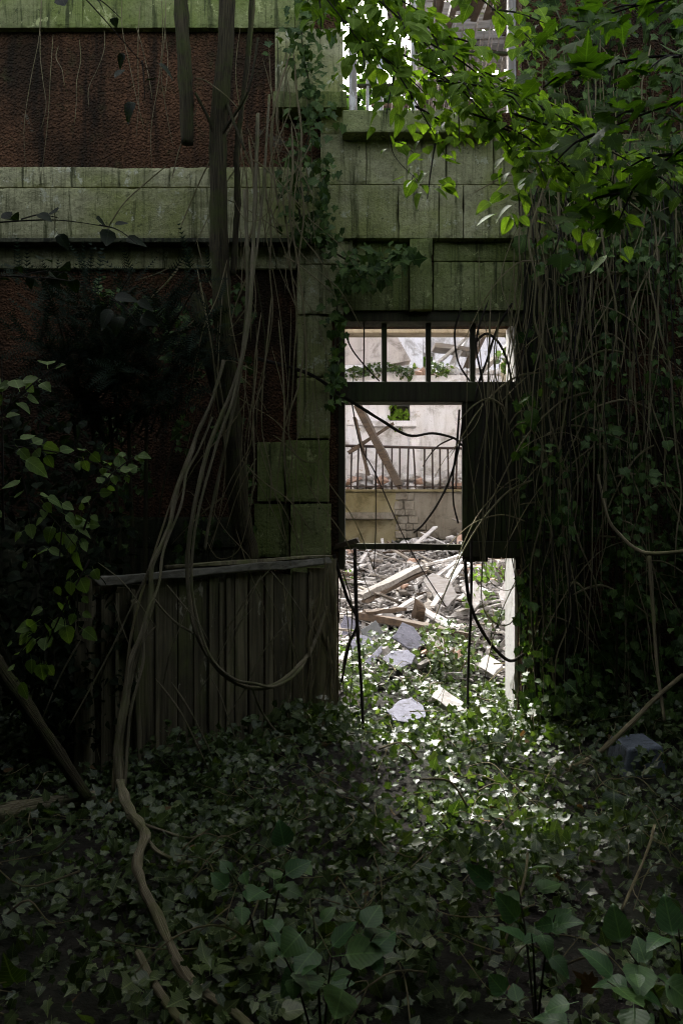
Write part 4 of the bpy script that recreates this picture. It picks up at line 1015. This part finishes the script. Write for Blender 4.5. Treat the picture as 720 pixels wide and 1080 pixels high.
wall_ivy('wall_ivy', 'ivy strand climbing the door jamb beside the pilaster', (325, 385, 150, 430), 230, 5.46, .052, L_IVYD, along(p1, 8), [[(a, b, 5.49) for a, b in p1]])
p2 = [(375, 292), (400, 275), (432, 268)]
wall_ivy('wall_ivy', 'ivy clump hanging over the door head', (340, 440, 250, 312), 130, 5.42, .065, L_IVYD, along(p2, 13), [[(a, b, 5.46) for a, b in p2]])
p3 = [(322, 250), (312, 190), (330, 120), (318, 40), (330, -20)]
wall_ivy('wall_ivy', 'ivy strand climbing to the cornice left of the upper window', (280, 370, -20, 262), 330, 5.40, .055, L_IVYD, along(p3, 18), [[(a, b, 5.45) for a, b in p3]])
wall_ivy('wall_ivy', 'ivy growing on the sagging wall bottom by the gate right end', (285, 365, 740, 800), 160, 5.05, .05, L_IVY, None, None)
p4 = [(415, 446), (422, 436), (426, 455)]
root = thing('window_ivy', 'bright green ivy hanging out of the small inner window', 'ivy', tuple(at(421, 444, YB)))
n = 60; pos = [tuple(at(random.gauss(422, 5), random.gauss(440, 7), YB - random.uniform(-.1, .12))) for _ in range(n)]
leaves('leaves', L_LIME, [T_IVY2], pos, rnd_dir(n, (0, -.3, -.6), .5), rnd_dir(n, (0, -1, .5), .4), rng.uniform(.06, .12, n), root)
mb = MB(); mb.tube([at(424, 442, YB + .2), at(423, 443, YB - .05), at(424, 458, YB - .2)], .01, .006, 5); mb.build('stem', BARK_D, root)
# plants on top of the wall and in the rubble
def bush(name, label, c, rad, n, size, tm, lm, cat='plant', group=None, stems=5, mat=BARK_T, nd=(0, -.5, 1)):
    c = Vector(c); root = thing(name, label, cat, tuple(c), group)
    mb = MB(); pos = []
    for s in range(stems):
        a = random.uniform(0, 2 * PI); e = c + Vector((math.cos(a) * rad[0] * .8, math.sin(a) * rad[1] * .8, rad[2] * random.uniform(.9, 1.8)))
        mb.tube([c + Vector((0, 0, -.03)), c.lerp(e, .5) + Vector((0, 0, .1 * rad[2])), e], .007, .003, 5, 4)
    mb.build('stem', mat, root)
    while len(pos) < n:
        v = Vector([random.uniform(-1, 1) for _ in range(3)])
        if .25 < v.length < 1 and fbm(v.x * 2 + c.x * 3, v.y * 2 + v.z * 2 + c.y, 1.2, 3) > -.25:
            pos.append((c.x + v.x * rad[0], c.y + v.y * rad[1], c.z + rad[2] + v.z * rad[2]))
    leaves('leaves', lm, tm, pos, rnd_dir(n, (0, -.2, -.3), .8), rnd_dir(n, nd, .5), rng.uniform(size * .6, size * 1.25, n), root)
    return root
for (a, b, r, lab) in ((505, 640, .2, 'green weeds growing on the rubble below the door leaf'), (524, 662, .2, 'green weeds growing by the right reveal'), (470, 690, .2, 'green weeds right of the tilted slate'), (517, 612, .2, 'green weeds at the back of the heap near the reveal'), (365, 612, .16, 'green weeds beside the left jamb'), (480, 705, .22, 'green weeds above the plaster fragment on the threshold')):
    p = surf(a, b + 8); bush('weed_plant', lab, p, (r, r, r * .7), int(120 * r / .3), .06 if b < 650 else .055, [T_IVY2, T_LIME], L_HAZEL if b < 660 else L_IVY, 'plant', 'weeds in the rubble', 4)
for (a, b, lab) in ((376, 396, 'leafy plant on the wall top behind the first pane'), (424, 394, 'leafy plant on the wall top behind the second pane'), (462, 392, 'leafy plant on the wall top behind the third pane'), (398, 393, 'leafy plant on the wall top between the first two panes')):
    bush('wall_top_plant', lab, at(a, b + 4, YB - .05), (.28, .15, .13), 90, .09, [T_IVY2, T_LIME], L_IVY, 'plant', 'plants on the white wall top', 4)
for (a, lab) in ((530, 'creeper on the broken wall edge at the right end of transom'), ):
    bush('wall_top_plant', lab, at(538, 392, 12.2), (.18, .2, .3), 120, .09, [T_IVY2], L_IVY, 'plant', None, 4)

# overhanging lime branches, lit from behind
lb = 'lime branches hanging in front of the upper window'
def spray(label, a, b, n, size, lm=L_LIME, tm=T_LIME, sub=4, name='leafy_branch', cat='branch', group=lb, spread=.07, rr=.006, face=(0, -.4, 1)):
    A = at(*a); B = at(*b); L = (B - A).length
    mid = A.lerp(B, .5) + Vector((random.gauss(0, .03), random.gauss(0, .05), L * .06))
    stems = [[A, mid, B]]
    d = (B - A).normalized(); side = d.cross(Vector((0, -.6, .8))).normalized()
    for k in range(sub):
        t = .25 + .65 * k / max(1, sub - 1); s = 1 if k % 2 else -1
        p = A.lerp(B, t) + Vector((0, 0, L * .06 * 4 * t * (1 - t) * .9)); l = L * random.uniform(.28, .45)
        e = p + (d * .75 + side * s * .7 + Vector((0, random.gauss(0, .2), -.12))).normalized() * l
        stems.append([p, p.lerp(e, .5) + Vector((0, 0, .02)), e])
    return stems_and_leaves(name, label, cat, stems, n, size, tm, lm, spread, group, BARK_K, r=rr, face=face, droop=.3)
sprays = [
 ((290, -40, 4.3), (392, 62, 4.2), 95, 'leafy lime branch drooping left of the upper window'),
 ((330, -50, 4.4), (470, 50, 4.3), 130, 'leafy lime branch crossing the top of the upper window'),
 ((350, -40, 4.2), (500, 100, 4.1), 130, 'leafy lime branch hiding the middle of the upper window'),
 ((430, -40, 4.5), (560, 45, 4.4), 80, 'leafy lime branch at the top right corner of upper window'),
 ((370, 30, 4.3), (470, 165, 4.1), 90, 'leafy lime branch hanging below the window sill'),
 ((420, 55, 4.3), (560, 185, 4.0), 130, 'leafy lime branch over the right end of the sill'),
 ((460, 85, 4.2), (620, 140, 3.9), 120, 'leafy lime branch spreading right in front of the vine curtain'),
 ((480, 115, 4.1), (640, 215, 3.9), 110, 'lowest leafy lime branch over the vine curtain'),
 ((320, -20, 4.5), (380, 25, 4.5), 50, 'short lime twig above the ivy strand'),
 ((540, 120, 4.0), (700, 190, 3.9), 80, 'lime branch reaching the right edge of the view'),
 ((440, 20, 4.4), (545, 115, 4.2), 90, 'leafy lime branch before the right half of the upper window'),
 ((360, 20, 4.5), (440, 100, 4.4), 70, 'leafy lime branch before the left half of the upper window'),
]
for a, b, n, lab in sprays: spray(lab, a, b, n, .09, spread=.09)
mg = 'maple branches at the upper right'
spray('maple branch with broad lobed leaves at the right edge', (760, 60, 2.9), (590, 85, 3.0), 44, .10, L_MAPLE, T_MAPLE, 3, 'leafy_branch', 'branch', mg, .09)
spray('maple branch hanging lowest at the right edge', (770, 130, 2.8), (640, 215, 2.9), 50, .095, L_MAPLE, T_MAPLE, 4, 'leafy_branch', 'branch', mg, .1)
spray('maple branch in the middle of the right edge', (780, 90, 2.9), (610, 150, 3.1), 46, .095, L_MAPLE, T_MAPLE, 3, 'leafy_branch', 'branch', mg, .1)
spray('maple branch high in the upper right corner', (770, -10, 3.2), (600, 30, 3.4), 46, .095, L_MAPLE, T_MAPLE, 3, 'leafy_branch', 'branch', mg, .1)
spray('small maple sprig hanging in the vine curtain', (585, 235, 4.4), (575, 285, 4.3), 7, .11, L_MAPLE, T_MAPLE, 1, 'leafy_branch', 'branch', mg, .05)
spray('sprig of leaves dangling below the sill', (410, 140, 4.6), (440, 190, 4.5), 9, .075, L_LIME, T_IVY2, 2, 'leafy_branch', 'branch', None, .05, .004)
# hazel shoots at the left
hg = 'hazel shoots at the left edge'
spray('hazel shoot rising to the right at the left edge', (88, 560, 3.0), (152, 474, 3.1), 14, .055, L_HAZEL, T_HAZEL, 0, 'hazel_shoot', 'shoot', hg, .03, .004, (0, -.9, .5))
spray('hazel shoot with leaves drooping down to the gate', (20, 480, 2.9), (52, 690, 3.0), 26, .07, L_HAZEL, T_HAZEL, 2, 'hazel_shoot', 'shoot', hg, .055, .004, (0, -.8, .6))
spray('hazel shoot with paired leaves in front of the dark bush', (70, 520, 3.0), (62, 665, 3.0), 18, .065, L_HAZEL, T_HAZEL, 2, 'hazel_shoot', 'shoot', hg, .05, .004, (0, -.8, .6))
spray('hazel shoot pointing up at the left edge', (-10, 450, 2.8), (72, 378, 2.9), 12, .07, L_HAZEL, T_HAZEL, 1, 'hazel_shoot', 'shoot', hg, .045, .004, (0, -.6, .7))
spray('bare looking shoot with few leaves at the left edge', (4, 560, 2.9), (2, 380, 2.9), 5, .06, L_HAZEL, T_HAZEL, 0, 'hazel_shoot', 'shoot', hg, .04, .005, (0, -.6, .7))
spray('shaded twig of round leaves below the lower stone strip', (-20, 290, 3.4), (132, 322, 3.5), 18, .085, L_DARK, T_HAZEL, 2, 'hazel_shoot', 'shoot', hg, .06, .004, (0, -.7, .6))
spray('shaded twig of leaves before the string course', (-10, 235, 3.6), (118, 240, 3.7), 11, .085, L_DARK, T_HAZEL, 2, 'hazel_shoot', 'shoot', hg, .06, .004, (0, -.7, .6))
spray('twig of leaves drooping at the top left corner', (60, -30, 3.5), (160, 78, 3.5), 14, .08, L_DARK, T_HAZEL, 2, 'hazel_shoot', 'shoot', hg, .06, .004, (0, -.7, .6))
spray('hazel shoot arching right above the slanting one', (10, 470, 3.0), (140, 505, 3.1), 16, .06, L_HAZEL, T_HAZEL, 0, 'hazel_shoot', 'shoot', hg, .03, .004, (0, -.9, .5))
spray('hazel shoot hanging beside the mossy leaning log', (95, 590, 2.9), (40, 700, 3.0), 15, .06, L_HAZEL, T_HAZEL, 1, 'hazel_shoot', 'shoot', hg, .035, .004, (0, -.9, .5))
# dark yew boughs and shrub at the left
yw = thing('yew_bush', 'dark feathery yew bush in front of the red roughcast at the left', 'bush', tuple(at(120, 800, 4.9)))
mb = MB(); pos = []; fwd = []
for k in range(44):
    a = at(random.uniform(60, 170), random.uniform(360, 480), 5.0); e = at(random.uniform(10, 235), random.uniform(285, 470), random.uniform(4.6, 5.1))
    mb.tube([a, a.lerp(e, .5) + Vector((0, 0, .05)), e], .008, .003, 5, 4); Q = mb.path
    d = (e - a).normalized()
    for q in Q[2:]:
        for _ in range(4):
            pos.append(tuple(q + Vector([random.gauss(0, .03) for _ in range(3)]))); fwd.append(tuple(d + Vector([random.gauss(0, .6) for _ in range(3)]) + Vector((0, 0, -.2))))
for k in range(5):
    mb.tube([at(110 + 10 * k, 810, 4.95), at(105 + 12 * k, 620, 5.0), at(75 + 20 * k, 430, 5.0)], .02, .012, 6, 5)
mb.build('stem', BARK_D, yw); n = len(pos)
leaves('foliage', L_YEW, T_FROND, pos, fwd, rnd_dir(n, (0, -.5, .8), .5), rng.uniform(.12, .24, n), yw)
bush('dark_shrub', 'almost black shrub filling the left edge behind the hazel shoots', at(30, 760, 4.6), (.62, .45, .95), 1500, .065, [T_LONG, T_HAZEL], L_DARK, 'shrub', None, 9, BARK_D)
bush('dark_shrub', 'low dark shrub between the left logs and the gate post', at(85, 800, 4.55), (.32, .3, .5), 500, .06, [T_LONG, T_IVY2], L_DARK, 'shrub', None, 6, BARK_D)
# foreground saplings
fg = 'saplings in the foreground'
def sapling(label, base, tips, n, size, tm=T_HAZEL, lm=L_FORE, spread=.05):
    b = Vector(base); b.z = ground_h(b.x, b.y)
    stems = []
    for t in tips:
        e = at(*t); stems.append([b, b.lerp(e, .5) + Vector((0, 0, .06)), e])
    return stems_and_leaves('sapling', label, 'sapling', stems, n, size, tm, lm, spread, fg, BARK_D, r=.004, t0=.6, droop=.25, face=(0, -.45, 1))
sapling('sapling with the broadest leaves at bottom centre', (-.05, 2.1, 0), [(285, 985, 1.9), (330, 965, 1.95), (395, 985, 1.9), (350, 1010, 1.85)], 22, .09)
sapling('sapling with pointed leaves above the broad leaved one', (-.25, 2.55, 0), [(240, 915, 2.4), (285, 925, 2.35), (310, 895, 2.5)], 13, .08)
sapling('sapling with dark leaves at bottom right of centre', (.55, 2.25, 0), [(560, 985, 2.1), (585, 965, 2.1), (540, 905, 2.4)], 12, .08)
sapling('sapling with big leaves in the bottom right corner', (.85, 1.95, 0), [(660, 1000, 1.8), (705, 1040, 1.75), (715, 980, 1.85), (640, 1035, 1.8)], 22, .08)
sapling('small sapling near the bottom edge right of centre', (.6, 1.95, 0), [(610, 1070, 1.75), (540, 1070, 1.75)], 8, .085)
# bare twigs in the ivy
for (a, b, c, d, lab) in ((556, 900, 530, 1000, 'pale bare twig rising from the ivy at lower centre'), (690, 870, 655, 960, 'pale bare twig among the ivy at lower right'), (445, 822, 492, 850, 'pale bare twig lying on the bright ivy'), (400, 790, 440, 800, 'short bare twig on the ivy near the threshold'), (520, 700, 575, 720, 'pale twig curving out of the doorway to the right')):
    p = surf(a, b, .25); q = surf(c, d, .08)
    mb = MB(); mb.tube([p, p.lerp(q, .5) + Vector((.02, 0, .06)), q], .006, .005, 5, 5, .2, .004); o = mb.build('bare_twig', BARK_T); place(o); tag(o, lab, 'twig', 'twigs in the ivy')

# ------------------------------------------------------------------ added canopy out of view, shaped for the light on ground and facade
def shade_canopy():
    P = []
    while len(P) < 20000:            # unseen ring of leaves, holds back low light from sides and rear
        th = random.uniform(0, 2 * PI); k = random.uniform(.85, 1.2)
        x = 5.4 * math.cos(th) * k; y = .6 + 5.6 * math.sin(th) * k; z = random.uniform(0, 4.2)
        if y > 5.2 or (y > -.3 and abs(x) < .62 * max(0, y) + .5): continue
        P.append((x, y, z))
    for i in range(N_ROOF):          # unseen leaf roof shading the foreground, stops short so the facade gets sky
        y = random.uniform(-5, CAN_Y + .3 * math.sin(i * 1.7)); x = random.uniform(-5.6, 5.6)
        z = 2.55 + .86 * max(0, y) + random.uniform(.0, .7)
        if x > .8 and y > 1.2: continue  # gap left in the canopy to let more light onto the right side
        P.append((x, y, z))
    n = len(P)
    o = leaves('shade_canopy', L_WOOD, [T_LIME, T_MAPLE], P, rnd_dir(n, (0, 0, -.2), 1), rnd_dir(n, (0, 0, 1), .4), rng.uniform(.25, .45, n))
    tag(o, 'unseen leaf canopy shaped to shade the ground before the house and leave light on its front', 'shade_canopy', None, 'stuff')
CAN_Y = 2.4; N_ROOF = 30000
shade_canopy()
# trees beyond the ruin
for (x, y, h, lab) in ((-1.5, 30.0, 21, 'tall green tree beyond the ruin left of the upper window'), (3.4, 31.5, 24, 'tall green tree beyond the ruin seen through the upper window'), (9.0, 30.0, 20, 'tall green tree beyond the ruin to the right')):
    t = thing('tree', lab, 'tree', (x, y, 0), 'trees beyond the ruin')
    mb = MB(); mb.tube([(x, y, -.3), (x + .1, y, h * .4), (x - .1, y, h * .9)], .3, .06, 9); mb.build('trunk', BARK_D, t)
    lb_ = MB()
    P = []
    for k in range(26):
        a = random.uniform(0, 2 * PI); e = random.uniform(.3, 1); q0 = Vector((x, y, h * e * .85)); R = 4.6 * math.sin(PI * min(1, e * .9)) + .5
        q1 = q0 + Vector((math.cos(a) * R, math.sin(a) * R, random.uniform(.3, 1.6))); lb_.tube([q0, q0.lerp(q1, .5) + Vector((0, 0, .2)), q1], .06, .02, 5, 4)
        for _ in range(130):
            c = q0.lerp(q1, random.uniform(.35, 1.1)); P.append(tuple(c + Vector([random.gauss(0, .65) for _ in range(3)])))
    lb_.build('limb', BARK_D, t); n = len(P)
    leaves('crown', L_WOOD, [T_LIME], P, rnd_dir(n, (0, 0, -.4), .8), rnd_dir(n, (0, 0, 1), .6), rng.uniform(.26, .46, n), t)

# ------------------------------------------------------------------ light, sky, camera
EL, AZ = 46.0, -8.0      # sun stands behind the house, slightly left
to_sun = Vector((math.sin(math.radians(AZ)) * math.cos(math.radians(EL)), math.cos(math.radians(AZ)) * math.cos(math.radians(EL)), math.sin(math.radians(EL))))
sd = bpy.data.lights.new('sun', 'SUN'); sd.energy = 2.9; sd.angle = math.radians(9); sd.color = (1.0, .985, .96)
so = bpy.data.objects.new('sun', sd); COL.objects.link(so); so.location = (0, 8, 20)
so.rotation_euler = (-to_sun).to_track_quat('-Z', 'Y').to_euler()
wd = bpy.data.worlds.new('World'); S.world = wd; wd.use_nodes = True
nt = wd.node_tree; bg = nt.nodes['Background']; sk = nt.nodes.new('ShaderNodeTexSky'); sk.sky_type = 'NISHITA'
sk.sun_disc = False; sk.sun_elevation = math.radians(EL); sk.sun_rotation = math.radians(AZ)
sk.air_density = 1.0; sk.dust_density = 6.0; sk.ozone_density = .6
hs = nt.nodes.new('ShaderNodeHueSaturation'); hs.inputs['Saturation'].default_value = .45; nt.links.new(sk.outputs['Color'], hs.inputs['Color']); nt.links.new(hs.outputs['Color'], bg.inputs['Color']); bg.inputs['Strength'].default_value = .15
cd = bpy.data.cameras.new('camera'); co = bpy.data.objects.new('camera', cd); COL.objects.link(co)
cd.sensor_width = 36; cd.sensor_fit = 'AUTO'; cd.lens = 28; cd.shift_y = 20 / 1080; cd.clip_start = .05; cd.clip_end = 400
co.location = (0, 0, CAMH); co.rotation_euler = (PI / 2, 0, 0); S.camera = co
S.view_settings.view_transform = 'Standard'; S.view_settings.look = 'None'; S.view_settings.gamma = 1; S.view_settings.exposure = 2.22
S.view_settings.use_curve_mapping = False
S.render.engine = 'CYCLES'
cy = S.cycles; cy.pixel_filter_type = 'BLACKMAN_HARRIS'; cy.filter_width = 1.1; cy.use_denoising = True; cy.max_bounces = 8; cy.diffuse_bounces = 4; cy.glossy_bounces = 3; cy.transmission_bounces = 5; cy.caustics_reflective = False; cy.caustics_refractive = False
try: cy.denoising_prefilter = 'ACCURATE'
except Exception: pass
